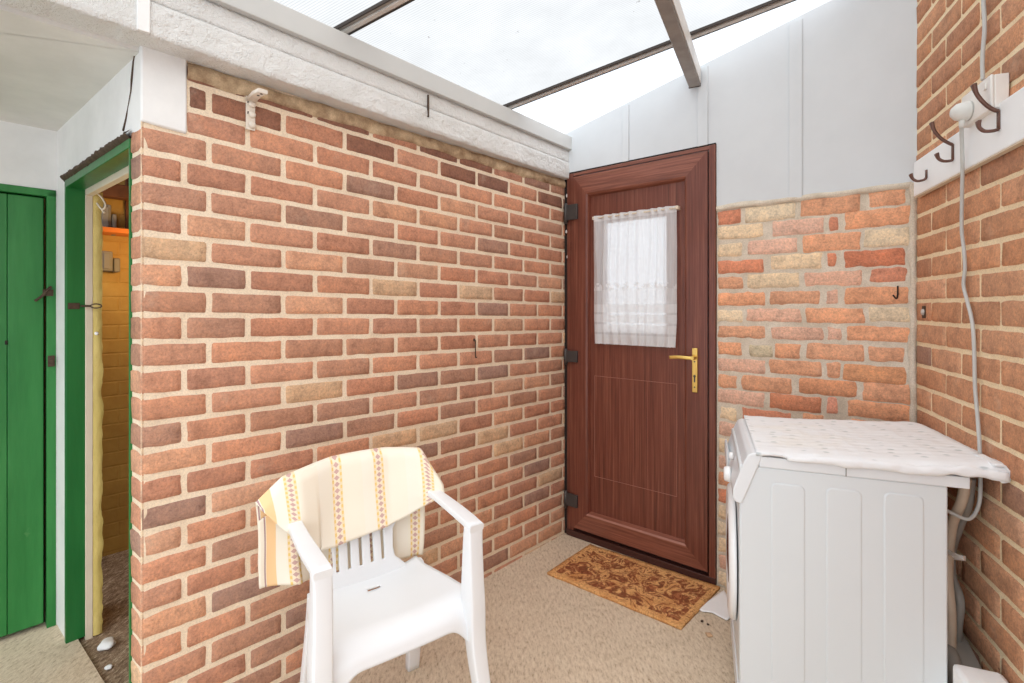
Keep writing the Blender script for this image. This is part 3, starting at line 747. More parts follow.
sheet('ceiling_sheet', [pt(L, -1.2, .0), o1b, o1e, pt(R, 2.3, .0), pt(L, -1.2, 2.2)], 'translucent ribbed polycarbonate roof sheets')
sh2 = sheet('ceiling_sheet', [o1b, pt(L, SB+.05, .0), pt(D, sR+.25, -.03), o1e], 'brighter clear roof strip beside the gable')
sh2.data.materials[0] = M['poly_clear']
# lighter flashing strip next to the gable
def roofbar(name, p, d, length, w, label):
    d3_ = Vector((d.x, d.y, roofz(p.x+d.x, p.y+d.y)-roofz(p.x, p.y))).normalized(); sd = Vector((-d.y, d.x, 0))
    sd.z = roofz(p.x+sd.x, p.y+sd.y)-roofz(p.x, p.y); sd.normalize(); up = d3_.cross(sd); up = up if up.z > 0 else -up
    t_ = thing(name, label, 'bar', 'roof glazing bars')
    def bx(s0, s1, u0, u1): 
        a = p + Vector((0,0,.004)); b = a+d3_*length
        return [a+sd*s0+up*u0, a+sd*s1+up*u0, a+sd*s1+up*u1, a+sd*s0+up*u1, b+sd*s0+up*u0, b+sd*s1+up*u0, b+sd*s1+up*u1, b+sd*s0+up*u1]
    mb = MB(); mb.hexa(bx(-w/2, w/2, -.010, -.001), .001); mb.build('flange', M['metal_grey'], t_)
    mb = MB(); mb.hexa(bx(-w*.18, w*.18, -.018, -.0102), .001); mb.build('spine', M['metal_pale'], t_)
    for k in (-1, 1):
        mb = MB(); mb.hexa(bx(k*w*.5-.003, k*w*.5+.003, -.013, .0), .0008); mb.build('gasket', M['rubber'], t_)
    setbase(t_)
roofbar('glazing_bar', Vector((e1a.x-bd.x*.06, e1a.y-bd.y*.06, roofz(e1a.x-bd.x*.06, e1a.y-bd.y*.06))), bd, 1.61, .042, 'grey metal roof glazing bar closer to the gable, passing behind the purlin')
dd2 = Vector((d2.x, d2.y)).normalized()
roofbar('glazing_bar', Vector((e2a.x-bd.x*.06, e2a.y-bd.y*.06, roofz(e2a.x-bd.x*.06, e2a.y-bd.y*.06))), bd.lerp(dd2, .5).normalized(), 1.76, .046, 'grey metal roof glazing bar at the top edge, further left')
# purlin
ya = D.P(D.S(694), .0, 0); hB = H+(CY-88.5)/F*ya.y
def down(px, py, h): z = (h-H)*F/(CY-py); return Vector(((px-CX)/F*z, z, h))
q0, q1 = down(688.5, 89, hB), down(701, 85, hB); r0, r1 = down(650, 0, hB), down(674.5, 0, hB)
dirp = ((r0-q0).normalized()+(r1-q1).normalized()).normalized(); print('purlin', q0, q1, r0, r1, (r0-q0).normalized(), (r1-q1).normalized())
wv_ = q1-q0; wd = max(.03, wv_.length); sdp = Vector((-dirp.y, dirp.x, 0)); sdp = sdp if sdp.dot(wv_) > 0 else -sdp; wd = wv_.dot(sdp)
def sect(p, u0, u1, z0, z1): return [p+sdp*u0+Vector((0,0,z0)), p+sdp*u1+Vector((0,0,z0)), p+sdp*u1+Vector((0,0,z1)), p+sdp*u0+Vector((0,0,z1))]
pq = (q0+q1)/2; pq = pq+dirp*.0; pw = .052
pur = thing('roof_purlin', 'grey metal roof purlin running towards the viewer from the gable', 'beam')
ze = roofz(pq.x, pq.y)-hB-.02
pe = pq+dirp*2.3; 
mb = MB(); mb.hexa(sect(pq, -pw/2, pw/2, 0, ze)+sect(pe, -pw/2, pw/2, 0, ze), .003); mb.build('rail', [M['metal_grey']], pur)
mb = MB(); mb.hexa(sect(pq-dirp*.004, -pw/2-.001, pw/2+.001, -.001, ze)+sect(pq+dirp*.004, -pw/2-.001, pw/2+.001, -.001, ze)); mb.build('end_cap', M['rubber'], pur)
mb = MB(); mb.hexa(sect(pq+dirp*.02, pw/2, pw/2+.004, .006, ze)+sect(pe, pw/2, pw/2+.004, .006, ze), .001); mb.build('side_strip', M['metal_pale'], pur)
setbase(pur)

# ------------------------------------------------------------------ brown door
d1 = struct(link('door_1', None), 'mahogany effect door with net curtain')
fs0, fs1 = D.S(567.5), D.S(716); 
def ds(px, off=0): return D.S(px, off)
mb = MB(); mb.box(D, fs0, ds(574), -.06, .004, .0, TD, .002); mb.build('frame_jamb', M['wood_v'], d1)
mb = MB(); mb.box(D, ds(709.5), fs1, -.06, .010, .0, TD, .003); mb.build('frame_jamb', M['wood_v'], d1)
mb = MB(); mb.box(D, ds(574), ds(709.5), -.06, .004, TD-.018, TD, .002); mb.build('frame_head', M['wood_h'], d1)
mb = MB(); mb.box(D, fs0, fs1, -.06, .012, .0, .035, .002); mb.box(D, fs0, fs1, -.06, -.02, .03, .075); mb.build('threshold', simple('dark_brown_sill', rgb(70,36,28), .5), d1)
mb = MB(); mb.box(D, ds(574), ds(709.5), -.06, -.03, .03, TD-.01)
hole = None
# leaf parts; outer edges
l0, l1 = ds(573.5, .012), ds(707.5, .012); lb, lt = D.Hh(l1, .012, 572), TD-.026
i0, i1 = ds(587, .0), ds(687.5, .0); ib, it = D.Hh(ds(637), 0, 530), D.Hh(ds(640), 0, 184.5)
print('leaf', l0, l1, lb, lt, 'inner', i0, i1, ib, it)
mb.bm.free()
OF = .014; OI = -.012; ch = .018
def mitre(mb, A0, B0, A1, B1):
    """outer edge A0-B0 and inner edge A1-B1 (s,h): flat face then chamfer to the panel, with a back"""
    f0 = lambda q: D.P(q[0], OF, q[1]); 
    cx_, cy_ = (i0+i1)/2, (ib+it)/2
    def inn(q): return (q[0]+(ch if q[0] < cx_ else -ch), q[1]+(ch if q[1] < cy_ else -ch))
    C1, C2 = inn(A1), inn(B1)
    mb.face([D.P(*[A0[0], OF, A0[1]]), D.P(B0[0], OF, B0[1]), D.P(B1[0], OF, B1[1]), D.P(A1[0], OF, A1[1])], 0)
    m1, m2 = ((A1[0]+C1[0])/2, (A1[1]+C1[1])/2), ((B1[0]+C2[0])/2, (B1[1]+C2[1])/2)
    mb.face([D.P(A1[0], OF, A1[1]), D.P(B1[0], OF, B1[1]), D.P(m2[0], OF-.006, m2[1]), D.P(m1[0], OF-.006, m1[1])], 1)
    mb.face([D.P(m1[0], OF-.006, m1[1]), D.P(m2[0], OF-.006, m2[1]), D.P(C2[0], OI, C2[1]), D.P(C1[0], OI, C1[1])], 0)
    mb.face([D.P(A0[0], OF, A0[1]), D.P(B0[0], OF, B0[1]), D.P(B0[0], -.045, B0[1]), D.P(A0[0], -.045, A0[1])], 0)
o_ = [(l0, lb), (l1, lb), (l1, lt), (l0, lt)]; n_ = [(i0, ib), (i1, ib), (i1, it), (i0, it)]
for k, (nm, mm) in enumerate((('bottom_rail', 'wood_h'), ('stile', 'wood_v'), ('top_rail', 'wood_h'), ('stile', 'wood_v'))):
    mb = MB(); a, b = k, (k+1)%4; mitre(mb, o_[a], o_[b], n_[a], n_[b]); mb.build(nm, [M[mm], M['wood_edge'] if k == 0 else M[mm]], d1, recalc=False)
# centre panel with the glazed opening: built as four slabs round the pane
gx0, gx1 = ds(604.5, -.012), ds(667.5, -.012); gm = ds(636, -.012); gb, gt = D.Hh(gm, -.012, 333), D.Hh(gm, -.012, 219)
print('glass', gx0, gx1, gb, gt)
mb = MB(); q0_, q1_, r0_, r1_ = i0+ch-.002, i1-ch+.002, ib+ch-.002, it-ch+.002
for (a0, a1, b0, b1) in ((q0_, gx0, r0_, r1_), (gx1, q1_, r0_, r1_), (gx0, gx1, r0_, gb), (gx0, gx1, gt, r1_)): mb.box(D, a0, a1, -.045, OI, b0, b1)
mb.build('panel', M['wood_v'], d1)
mb = MB()
for (a0, a1, b0, b1) in ((gx0-.012, gx0+.004, gb-.012, gt+.012), (gx1-.004, gx1+.012, gb-.012, gt+.012), (gx0, gx1, gb-.012, gb+.004), (gx0, gx1, gt-.004, gt+.012)): mb.box(D, a0, a1, OI, OI+.004, b0, b1, .001)
mb.build('glazing_bead', M['wood_v'], d1)
mb = MB(); mb.box(D, gx0, gx1, -.032, -.028, gb, gt); mb.build('pane', M['glass'], d1)
# moulded outline and vertical grooves on the lower panel
mb = MB(); m0, m1 = ds(594.5, -.012), ds(677, -.012); mt, mbm = D.Hh((m0+m1)/2, -.012, 379.5), D.Hh((m0+m1)/2, -.012, 486)
w = .002
for (a0, a1, b0, b1) in ((m0, m0+w, mbm, mt), (m1-w, m1, mbm, mt), (m0, m1, mbm, mbm+w), (m0, m1, mt-w, mt)): mb.box(D, a0, a1, OI, OI+.0016, b0, b1)
mb.build('panel_moulding', M['wood_edge'], d1)
mb = MB()
for k in range(1, 6):
    a = lerp(m0, m1, k/6); mb.box(D, a-.0008, a+.0008, OI, OI+.0006, mbm+.004, mt-.004)
mb.build('groove', simple('groove_line', rgb(150,92,74), .5), d1)
# handle
h0_, h1_ = ds(692.5, OF), ds(698, OF); hb0, hb1 = D.Hh(h0_, OF, 392), D.Hh(h0_, OF, 348)
hd = MB(); hd.box(D, h0_, h1_, OF, OF+.009, hb0, hb1, .003); hd = hd.build('handle', M['brass'], d1)
hm = (h0_+h1_)/2; hl = D.Hh(hm, OF, 357.5)
mb = MB(); mb.lathe(D.P(hm, OF+.009, hl), (D.n.x, D.n.y, 0), [(0,.011),(.014,.010),(.03,.009),(.036,.009)], 16)
s_end = ds(669.5, OF+.045)
mb.sweep(smooth_path([D.P(hm+.004, OF+.035, hl), D.P(hm-.02, OF+.043, hl), D.P(lerp(hm, s_end, .6), OF+.044, hl+.001), D.P(s_end, OF+.042, hl-.003)]), [(.016,.012)]*19, (0,0,1)); mb.build('lever', M['brass'], hd)
mb = MB()
for y_, r_ in ((361.5,.0035),(387,.0035)): mb.lathe(D.P(hm, OF+.009, D.Hh(hm, OF, y_)), (D.n.x, D.n.y, 0), [(0,r_),(.001,r_)], 10)
mb.lathe(D.P(hm, OF+.009, D.Hh(hm, OF, 376)), (D.n.x, D.n.y, 0), [(0,.006),(.0015,.006)], 12); mb.box(D, hm-.003, hm+.003, OF+.009, OF+.0105, D.Hh(hm, OF, 382), D.Hh(hm, OF, 376))
mb.build('keyhole', M['hinge'], hd)
for i, (y0, y1) in enumerate(((204, 221), (350, 363), (493, 507))):
    s0, s1 = ds(564, .02), ds(577.5, .02); sm = (s0+s1)/2; b0, b1 = D.Hh(sm, .02, y1), D.Hh(sm, .02, y0)
    mb = MB(); mb.box(D, s0+.018, s1, OF-.001, OF+.014, b0+.006, b1-.004, .002); mb.tube([D.P(s0+.013, .022, b0-.012), D.P(s0+.013, .022, b1+.006)], .0095, 12); mb.box(D, s0-.002, s0+.02, .004, .018, b0-.004, b1-.012, .002); mb.build('hinge', M['hinge'], d1)
# dark gaps of the door surround
mb = MB(); mb.box(D, -.012, fs0, -.06, .0, 0, TD); mb.box(D, -.01, fs1, -.06, .002, TD, TD+.008); struct(mb.build('trim_gap', M['dark']), 'dark gap around the brown door frame')
# white sealant blobs down the left of the frame
mb = MB()
for px_, py_, r in ((566,232,.006),(567,257,.005),(566.5,196,.005)):
    a = ds(px_, .004); mb.lathe(D.P(a, .0, D.Hh(a, 0, py_)-.008), (0,0,1), [(0,.002),(.006,r),(.014,r*.8),(.02,.001)], 8)
struct(mb.build('trim_sealant', M['plaster_bit']))
# curtain and rod
rod = thing('curtain_rod', 'thin pale curtain rod across the top of the door glass', 'rod')
c0s, c1s = ds(593, .03), ds(675, .03); rh = (D.Hh(c0s, .03, 217.5)+D.Hh(c1s, .03, 208))/2
mb = MB(); mb.tube([D.P(c0s-.006, .014, rh), D.P(c1s+.006, .014, rh)], .004, 10); mb.build('pole', M['cream'], rod)
for a in (c0s-.004, c1s+.004):
    mb = MB(); mb.box(D, a-.007, a+.007, OI, .022, rh-.008, rh+.010, .003); mb.build('bracket', M['cream'], rod)
setbase(rod)
cb = (D.Hh(c0s, .03, 345)+D.Hh(c1s, .03, 347))/2
mb = MB(); NU, NV = 150, 40
def cur(u, v):
    wd_ = interp([(0, .00), (.3, .006), (.8, .004), (1, -.004)], 1-v); a = lerp(c0s-wd_, c1s+wd_, u)
    ph = u*math.pi*2*9+noise.noise(Vector((u*5, v*1.2, 2)))*3.2; amp = .0075*(.6+.4*v)+.001
    side = noise.noise(Vector((u*9, v*2, 7)))*.003
    sc_ = .0025*abs(math.sin(u*math.pi*34)) if v < .03 else 0
    return D.P(a+side*.6, .016+math.sin(ph)*amp+side, lerp(cb, rh+.012, v)+sc_)
mb.grid(cur, NU, NV); o = mb.build('net_curtain', M['net'], recalc=False)
uvl = o.data.uv_layers.new(name='UVMap')
idx = {}; 
for i in range(NU+1):
    for j in range(NV+1): idx[i*(NV+1)+j] = (i/NU, j/NV)
for lp in o.data.loops: uvl.data[lp.index].uv = idx[lp.vertex_index]
tag(o, 'sheer white net curtain with lace hem over the door glass', 'curtain')

# ------------------------------------------------------------------ doormat
c4 = [floor_pt(547, 572.5, .01), floor_pt(590, 544, .01), floor_pt(720, 587, .01), floor_pt(681, 628, .01)]
mb = MB(); NU, NV = 40, 20
def mt_(u, v):
    p = c4[0].lerp(c4[3], u).lerp(c4[1].lerp(c4[2], u), v); w_ = noise.noise(Vector((u*6, v*6, 1)))
    q = p.copy(); q.z = .012+.002*w_+(.004 if 0 < u < .1 else 0)*w_
    q.x += noise.noise(Vector((u*8, v*3, 4)))*.004 ; return q
mb.grid(mt_, NU, NV)
o = mb.build('doormat', [M['mat']], recalc=False); uvl = o.data.uv_layers.new(name='UVMap')
for lp in o.data.loops: i, j = divmod(lp.vertex_index, NV+1); uvl.data[lp.index].uv = (i/NU, j/NV)
mod_solid(o, .010, 0); o.location.z = -.006
tag(o, 'orange brown doormat with maroon paisley pattern in front of the door', 'mat')
# paper, pebbles, plaster lump
pp = [floor_pt(x, y, .004) for x, y in ((699, 610), (708, 602), (719, 594), (724, 591), (730, 600), (733, 616), (727, 621), (712, 613), (702, 612))]
mb = MB(); cen = sum(pp, Vector())/len(pp)
def pap(u, v):
    k = u*len(pp); i = int(k)%len(pp); p = pp[i].lerp(pp[(i+1)%len(pp)], k-int(k)); q = cen.lerp(p, v)
    q.z = .006+.006*abs(noise.noise(Vector((q.x*30, q.y*30, 1))))*(1-v*.5); return q
mb.grid(pap, 36, 6); bmesh.ops.remove_doubles(mb.bm, verts=mb.bm.verts[:], dist=.0005); o = mb.build('crumpled_cloth', M['paper']); mod_solid(o, .003, 0)
tag(o, 'crumpled white rag on the floor beside the washing machine', 'cloth')
def lump(name, p, r, mat, label, cat, seed, group=None, sq=.6):
    mb = MB(); bmesh.ops.create_icosphere(mb.bm, subdivisions=3, radius=r)
    for v_ in mb.bm.verts:
        v_.co *= 1+.35*noise.noise(v_.co*(1.2/r)+Vector((seed, 0, 0))); v_.co.z = v_.co.z*sq+r*sq*.8
    for f_ in mb.bm.faces: f_.smooth = True
    o = mb.build(name, mat); o.location = p; tag(o, label, cat, group); 
    zmin = min(v_.co.z for v_ in o.data.vertices); o.location.z = -zmin+(p.z if p.z else 0); return o
lump('pebble', floor_pt(709, 636), .013, M['pebble'], 'flat tan stone chip on the floor in front of white rag', 'stone', 3, sq=.4)
lump('pebble', floor_pt(702, 622), .006, M['iron'], 'tiny dark crumb between doormat and tan stone chip', 'stone', 5)
lump('pebble', floor_pt(708, 625), .005, M['iron'], 'tiny dark crumb just below the white rag', 'stone', 6)
lp_ = floor_pt(107, 648, -.015); lp_.z = -.015
lump('plaster_lump', lp_, .028, M['plaster_bit'], 'white lump of plaster on the dusty store threshold', 'rubble', 9)
lp_ = floor_pt(109, 669, -.015); lp_.z = -.015
lump('plaster_lump', lp_, .012, M['plaster_bit'], 'small white plaster crumb nearer than the large lump', 'rubble', 11)

# ------------------------------------------------------------------ chair
CO = Vector((-.286, 1.345)); RX = Vector((.81, .586)); BK = Vector((-.586, .81))
CF = Frame(CO.x, CO.y, RX.x, RX.y, BK.x, BK.y)       # s = chair right, off = chair back
cp = CF.P
chair = thing('garden_chair', 'white moulded plastic garden armchair with slotted back against the brick wall', 'chair')
WP = M['white_plastic']
def seat_w(y): return interp([(-.0, .212), (.06, .220), (.15, .208), (.30, .178), (.36, .16)], y)
ZS = .435
def seat_fn(u, v):
    y = lerp(.040, .322, v); w = seat_w(y); x = lerp(-w, w, u)+.008; e = abs(2*u-1)
    z = ZS - .014*(1-e**2)*math.sin(math.pi*min(1, max(0, (y-.0)/.34)))-.006*v + .006*e**4
    if y < .09: z -= .018*((.09-y)/.05)**2
    z += .012*max(0, v-.85)/.15*(e**3)
    return cp(x, y, z)
mb = MB(); SU, SV = 36, 24
def seat_slot(i, j): return j == 18 and 16 <= i <= 19
mb.grid(seat_fn, SU, SV, skip=seat_slot)
def apron(u, v):                                      # front lip curving down and widening into the legs
    w = seat_w(.04); x = lerp(-w, w, u); e = abs(2*u-1); zt = seat_fn(u, 0).z
    depth = .048+.13*max(0, (e-.55)/.45)**2.0
    return cp(x*(1+.03*v)+.008, .040-.022*math.sin(min(1, v*1.8)*math.pi/2)-.016*v, zt-depth*v)
mb.grid(apron, SU, 8)
for sg in (-1, 1):
    def side(u, v, sg=sg):
        y = lerp(.040, .322, u); w = seat_w(y); zt = seat_fn(0 if sg < 0 else 1, u).z
        return cp(.008+sg*(w+.010*math.sin(min(1, v*2)*math.pi/2)), y, zt-(.034+.06*max(0, abs(2*u-1)-.7)/.3)*v)
    mb.grid(side, SV, 5)
bmesh.ops.remove_doubles(mb.bm, verts=mb.bm.verts[:], dist=.0004)
o = mb.build('seat', WP, chair); mod_solid(o, .005, -1)
# backrest: narrow slotted waist, wide shoulders
def bw_(z): return interp([(.40, .150), (.44, .138), (.47, .102), (.50, .097), (.57, .101), (.61, .135), (.66, .195), (.70, .222), (.77, .228), (.80, .21)], z)
def by_(z, x): return .312+.062*((z-.42)/.38) - .45*max(0, abs(x)-.09)*min(1, max(0, (z-.50)/.16))
slx = [-.089, -.079, -.0525, -.0425, -.016, -.006, .0205, .0305, .057, .067]
rowsz = [.412, .435, .455, .472, .50, .53, .56, .60, .64, .67, .70, .74, .765, .795]
def colx(k, z):
    w = bw_(z)*(1+.0); inner = [s_*(1+.5*max(0, (z-.58)/.3)) for s_ in slx]
    if k < 4: return lerp(-w, inner[0], k/4)
    if k < 14: return inner[k-4]
    return lerp(inner[-1], w, (k-13)/4)
mb = MB(); gv = []
for k in range(18):
    col_ = []
    for z in rowsz:
        x = colx(k, z); zz = z-(.03*(x/.24)**2 if z > .70 else 0)*((z-.70)/.095 if z > .7 else 0)
        col_.append(mb.bm.verts.new(cp(x, by_(z, x), zz)))
    gv.append(col_)
for k in range(17):
    for j in range(len(rowsz)-1):
        if 4 <= k < 13 and (k-4)%2 == 0 and 3 <= j < 9: continue
        f = mb.bm.faces.new((gv[k][j], gv[k+1][j], gv[k+1][j+1], gv[k][j+1])); f.smooth = True
o = mb.build('backrest', WP, chair); mod_solid(o, .010, 0, bev=.002)
sidev = CF.P(1,0,0)-CF.P(0,0,0)
for sg in (-1, 1):
    arm = smooth_path([(sg*.213, .318, .668), (sg*.220, .25, .668), (sg*.222, .15, .662), (sg*.220, .05, .656), (sg*.218, .012, .653)], 6)
    pts = [cp(x, y, z) for x, y, z in arm]; n = len(pts)
    mb = MB(); mb.sweep(pts+[cp(sg*.218, -.012, .650)], [(lerp(.034, .046, min(1, i/(n*.6))), .020) for i in range(n)]+[(.046, .020)], sidev, .2)
    mb.build('armrest', WP, chair)
    leg = [(sg*.218, .009, .648), (sg*.217, .010, .60), (sg*.218, .012, .50), (sg*.220, .012, .42), (sg*.221, -.006, .28), (sg*.226+.006, -.040, .12), (sg*.230+.012, -.062, .0)]
    lp2 = smooth_path(leg, 4); pts = [cp(x, y, z) for x, y, z in lp2]
    mb = MB(); mb.sweep(pts, [(interp([(0, .046), (.2, .047), (.4, .050), (.62, .046), (1, .034)], 1-p[2]/.648), interp([(0, .038), (.33, .068), (.5, .050), (1, .028)], 1-p[2]/.648)) for p in lp2], sidev, .14)
    mb.build('leg', WP, chair)
    rl = [(sg*.158+.012, .310, .43), (sg*.166+.016, .335, .30), (sg*.176+.020, .375, .14), (sg*.184+.024, .412, .0)]
    lp2 = smooth_path(rl, 4); pts = [cp(x, y, z) for x, y, z in lp2]
    mb = MB(); mb.sweep(pts, [(lerp(.058, .044, i/(len(pts)-1)), .032) for i in range(len(pts))], sidev, .2); mb.build('leg', WP, chair)
setbase(chair)
# ------------------------------------------------------------------ towel: thick, folded double, over the back
XL, XR = -.315, .250
def ridge(x):
    z = .820-.012*(x/.2)**2
    if x < -.245: z = .802-.85*(-x-.245)
    if x > .20: z = .808-1.9*(x-.20)
    y = .312+.062*1.0-.45*max(0, min(abs(x), .24)-.09)*.9
    return z, y
def hem_f(x): return interp([(-.315, .728), (-.255, .655), (-.155, .568), (-.10, .560), (.075, .578), (.14, .60), (.20, .632), (.25, .665)], x)
def towel_front(u, v):
    x = lerp(XL, XR, u); z0, y0 = ridge(x); zh = min(hem_f(x), z0-.01); z = lerp(z0, zh, v)
    wob = noise.noise(Vector((x*7, v*2, 3))); t_ = min(1, (z0-z)/.03)
    yb = by_(max(.5, min(.79, z)), max(-.2, min(.2, x)))-.018-.006*wob-.010*v
    if x > .19: yb = lerp(yb, yb-.03, min(1, (x-.19)/.06))
    yy = lerp(y0, yb, math.sin(t_*math.pi/2)); xx = x
    if x < -.15: xx = x+.012*v
    return cp(xx, yy, z+.003*wob*v)
def towel_rear(u, v, ln=0.0, out=0.0):
    x = lerp(XL+.004, XR-.03, u); z0, y0 = ridge(x); zh = interp([(-.315, .515), (-.13, .490), (.0, .47), (.22, .462)], x)+ln
    z = lerp(z0, zh, v); wob = noise.noise(Vector((x*9, v*2, 8))); t_ = min(1, (z0-z)/.03)
    yb = max(by_(.79, max(-.2, min(.2, x))), y0)+.020+out+.010*wob*v+.010*v
    yb += .012*math.sin(x*38)*v*v
    return cp(x+(.004*math.sin(v*5+x*20))*v+(.015*v if x < -.2 else 0), lerp(y0, yb, math.sin(t_*math.pi/2)), z+.004*wob*v)
def towel(u, v):
    return towel_front(u, v) if v >= 0 else towel_rear(u, -v)
TU, TV = 70, 60
tw = None
mb = MB(); mb.grid(lambda u, v: towel(u, lerp(-1, 1, v)), TU, TV); o = mb.build('towel', M['towel'], recalc=False); uvl = o.data.uv_layers.new(name='UVMap')
for lp in o.data.loops: i, j = divmod(lp.vertex_index, TV+1); uvl.data[lp.index].uv = (lerp(XL, XR, i/TU), (j/TV)*.56)
mod_solid(o, .006, 0); tag(o, 'cream towel with orange and mauve patterned stripes draped over chair back', 'towel'); tw = o
mb = MB(); mb.grid(lambda u, v: towel_rear(u, lerp(.25, 1, v), -.035, -.012), TU, 30); o = mb.build('folded_layer', M['towel'], tw, recalc=False); uvl = o.data.uv_layers.new(name='UVMap')
for lp in o.data.loops: i, j = divmod(lp.vertex_index, 31); uvl.data[lp.index].uv = (lerp(XL, XR, i/TU)-.012, (j/30)*.3)
mod_solid(o, .005, 0)

# ------------------------------------------------------------------ washing machine
MW = Frame(.686, 1.538, .928, -.372, -.36, -.933); wm = MW   # s = front to back, off = towards camera
MD, MWID, MH = .524, .50, .85
wash = thing('washing_machine', 'white front loading washing machine side-on below the coat hooks', 'washing machine')
mb = MB(); mb.box(MW, .012, MD, -MWID, 0, .02, MH-.035, .006); mb.build('body', M['enamel'], wash)
# pressed panels on the side
for (x0, x1, yt) in ((771, 805, 484), (826, 862, 489), (883.5, 924, 494)):
    s0, s1 = MW.S(x0), MW.S(x1); ht = MW.Hh((s0+s1)/2, 0, yt)
    mb = MB(); 
    def rr_poly(s0, s1, h0, h1, r, off):
        out = []
        for cx_, cy_, a0 in ((s1-r, h1-r, 0), (s0+r, h1-r, 90), (s0+r, h0+r, 180), (s1-r, h0+r, 270)):
            for k in range(6): a = math.radians(a0+k*18); out.append(MW.P(cx_+math.cos(a)*r, off, cy_+math.sin(a)*r))
        return out
    A_ = rr_poly(s0, s1, .12, ht, .016, .0005); B_ = rr_poly(s0+.004, s1-.004, .124, ht-.004, .013, .0032); C_ = rr_poly(s0+.012, s1-.012, .132, ht-.012, .008, .0032)
    n = len(A_); va, vb = [mb.bm.verts.new(p) for p in A_], [mb.bm.verts.new(p) for p in B_]
    for k in range(n):
        f = mb.bm.faces.new((va[k], va[(k+1)%n], vb[(k+1)%n], vb[k])); f.smooth = True
    mb.bm.faces.new(vb); mb.build('side_pressing', M['enamel'], wash)
mb = MB(); mb.prism([MW.P(s_, .004, h_) for s_, h_ in ((.066,MH-.036),(MD+.045,MH-.036),(MD+.045,MH-.004),(.068,MH-.004))], Vector((-MW.n.x*(MWID+.008), -MW.n.y*(MWID+.008), 0)), .003); mb.build('lid', M['panel_plastic'], wash)
mb = MB(); a = MW.S(846, .004); mb.box(MW, a-.0012, a+.0012, .004, .0055, MH-.036, MH-.006); mb.build('lid_seam', M['enamel_line'], wash)
# control panel: sloping fascia with rounded nose
hp = MW.Hh(.02, 0, 503); prof = [(.064, MH-.036), (.020, hp), (.004, hp), (-.006, hp+.012), (-.006, hp+.04), (.022, MH-.03), (.034, MH-.004), (.048, MH+.004), (.075, MH+.005), (.075, MH-.004)]
print('panel bottom', hp)
mb = MB(); mb.prism([MW.P(s_, .0055, h_) for s_, h_ in prof], Vector((-MW.n.x*(MWID+.010), -MW.n.y*(MWID+.010), 0)), .004); mb.build('control_panel', M['panel_plastic'], wash)
kn = MB(); kh = .732
kn.lathe(MW.P(-.006, -.16, kh), (-MW.d.x, -MW.d.y, 0), [(0,.025),(.006,.026),(.018,.023),(.021,.017)], 24); kn.build('programme_knob', M['knob'], wash)
kn = MB(); kn.lathe(MW.P(.004, -.20, kh+.052), (-MW.d.x, -MW.d.y, 0), [(0,.012),(.010,.012),(.013,.008)], 18); kn.build('button', M['knob'], wash)
kn = MB(); kn.box(MW, -.014, -.004, -MWID+.03, -MWID+.22, hp+.018, hp+.078, .006); kn.build('detergent_drawer', M['panel_plastic'], wash)
# porthole ring and glass
pc = MW.P(.010, -MWID/2, .445); ax = (-MW.d.x, -MW.d.y, 0)
mb = MB(); mb.lathe(pc, ax, [(0,.222),(.010,.222),(.020,.212),(.023,.195),(.020,.17),(.012,.155),(.0,.15)], 48); pr = mb.build('porthole_door', M['knob'], wash)
mb = MB(); mb.lathe(pc, ax, [(.004,.152),(.012,.15),(.020,.11),(.024,.04),(.025,.001)], 40); mb.build('porthole_glass', simple('smoked_glass', rgb(60,64,68), .1), pr)
mb = MB(); mb.box(MW, .008, .016, -MWID+.02, -.02, .03, .12, .003); mb.build('plinth', M['panel_plastic'], wash)
for a_, b_ in ((.06, -.05), (.06, -MWID+.05), (MD-.06, -.05), (MD-.06, -MWID+.05)):
    mb = MB(); mb.lathe(MW.P(a_, b_, 0), (0,0,1), [(0,.02),(.012,.02),(.014,.01),(.03,.01)], 14); mb.build('foot', M['rubber'], wash)
setbase(wash)
# quilted cloth over the top
top = MH+.008; NU, NV = 70, 40
def cloth(u, v):
    o_ = lerp(-MWID-.004, .012, v)
    # rear edge follows the brick wall
    lim = MD+lerp(.12, .145, v); s_ = lerp(.058, lim, u)
    z = top+.006+.018*max(0, s_/MD)**1.4+.004*noise.noise(Vector((s_*9, o_*9, 1)))+.002*noise.noise(Vector((s_*30, o_*30, 4)))
    if v > .93: z -= (v-.93)/.07*(.006+.016*max(0, noise.noise(Vector((s_*14, 2, 3)))+.35)*(1 if u > .12 else .3))
    if u > .92: z -= .012*((u-.92)/.08)**2
    if v > .93: o_ += .006*math.sin((v-.93)/.07*math.pi)+.004*noise.noise(Vector((s_*20, 0, 8)))
    return MW.P(s_, o_, z)
mb = MB(); mb.grid(cloth, NU, NV); 
qc = mb.build('quilted_cloth', M['quilt'], recalc=False); uvl = qc.data.uv_layers.new(name='UVMap')
for lp in qc.data.loops: i, j = divmod(lp.vertex_index, NV+1); uvl.data[lp.index].uv = (i/NU*.64, j/NV*.56)
mod_solid(qc, .008, 1); tag(qc, 'white quilted cloth spread over the washing machine top', 'cloth')
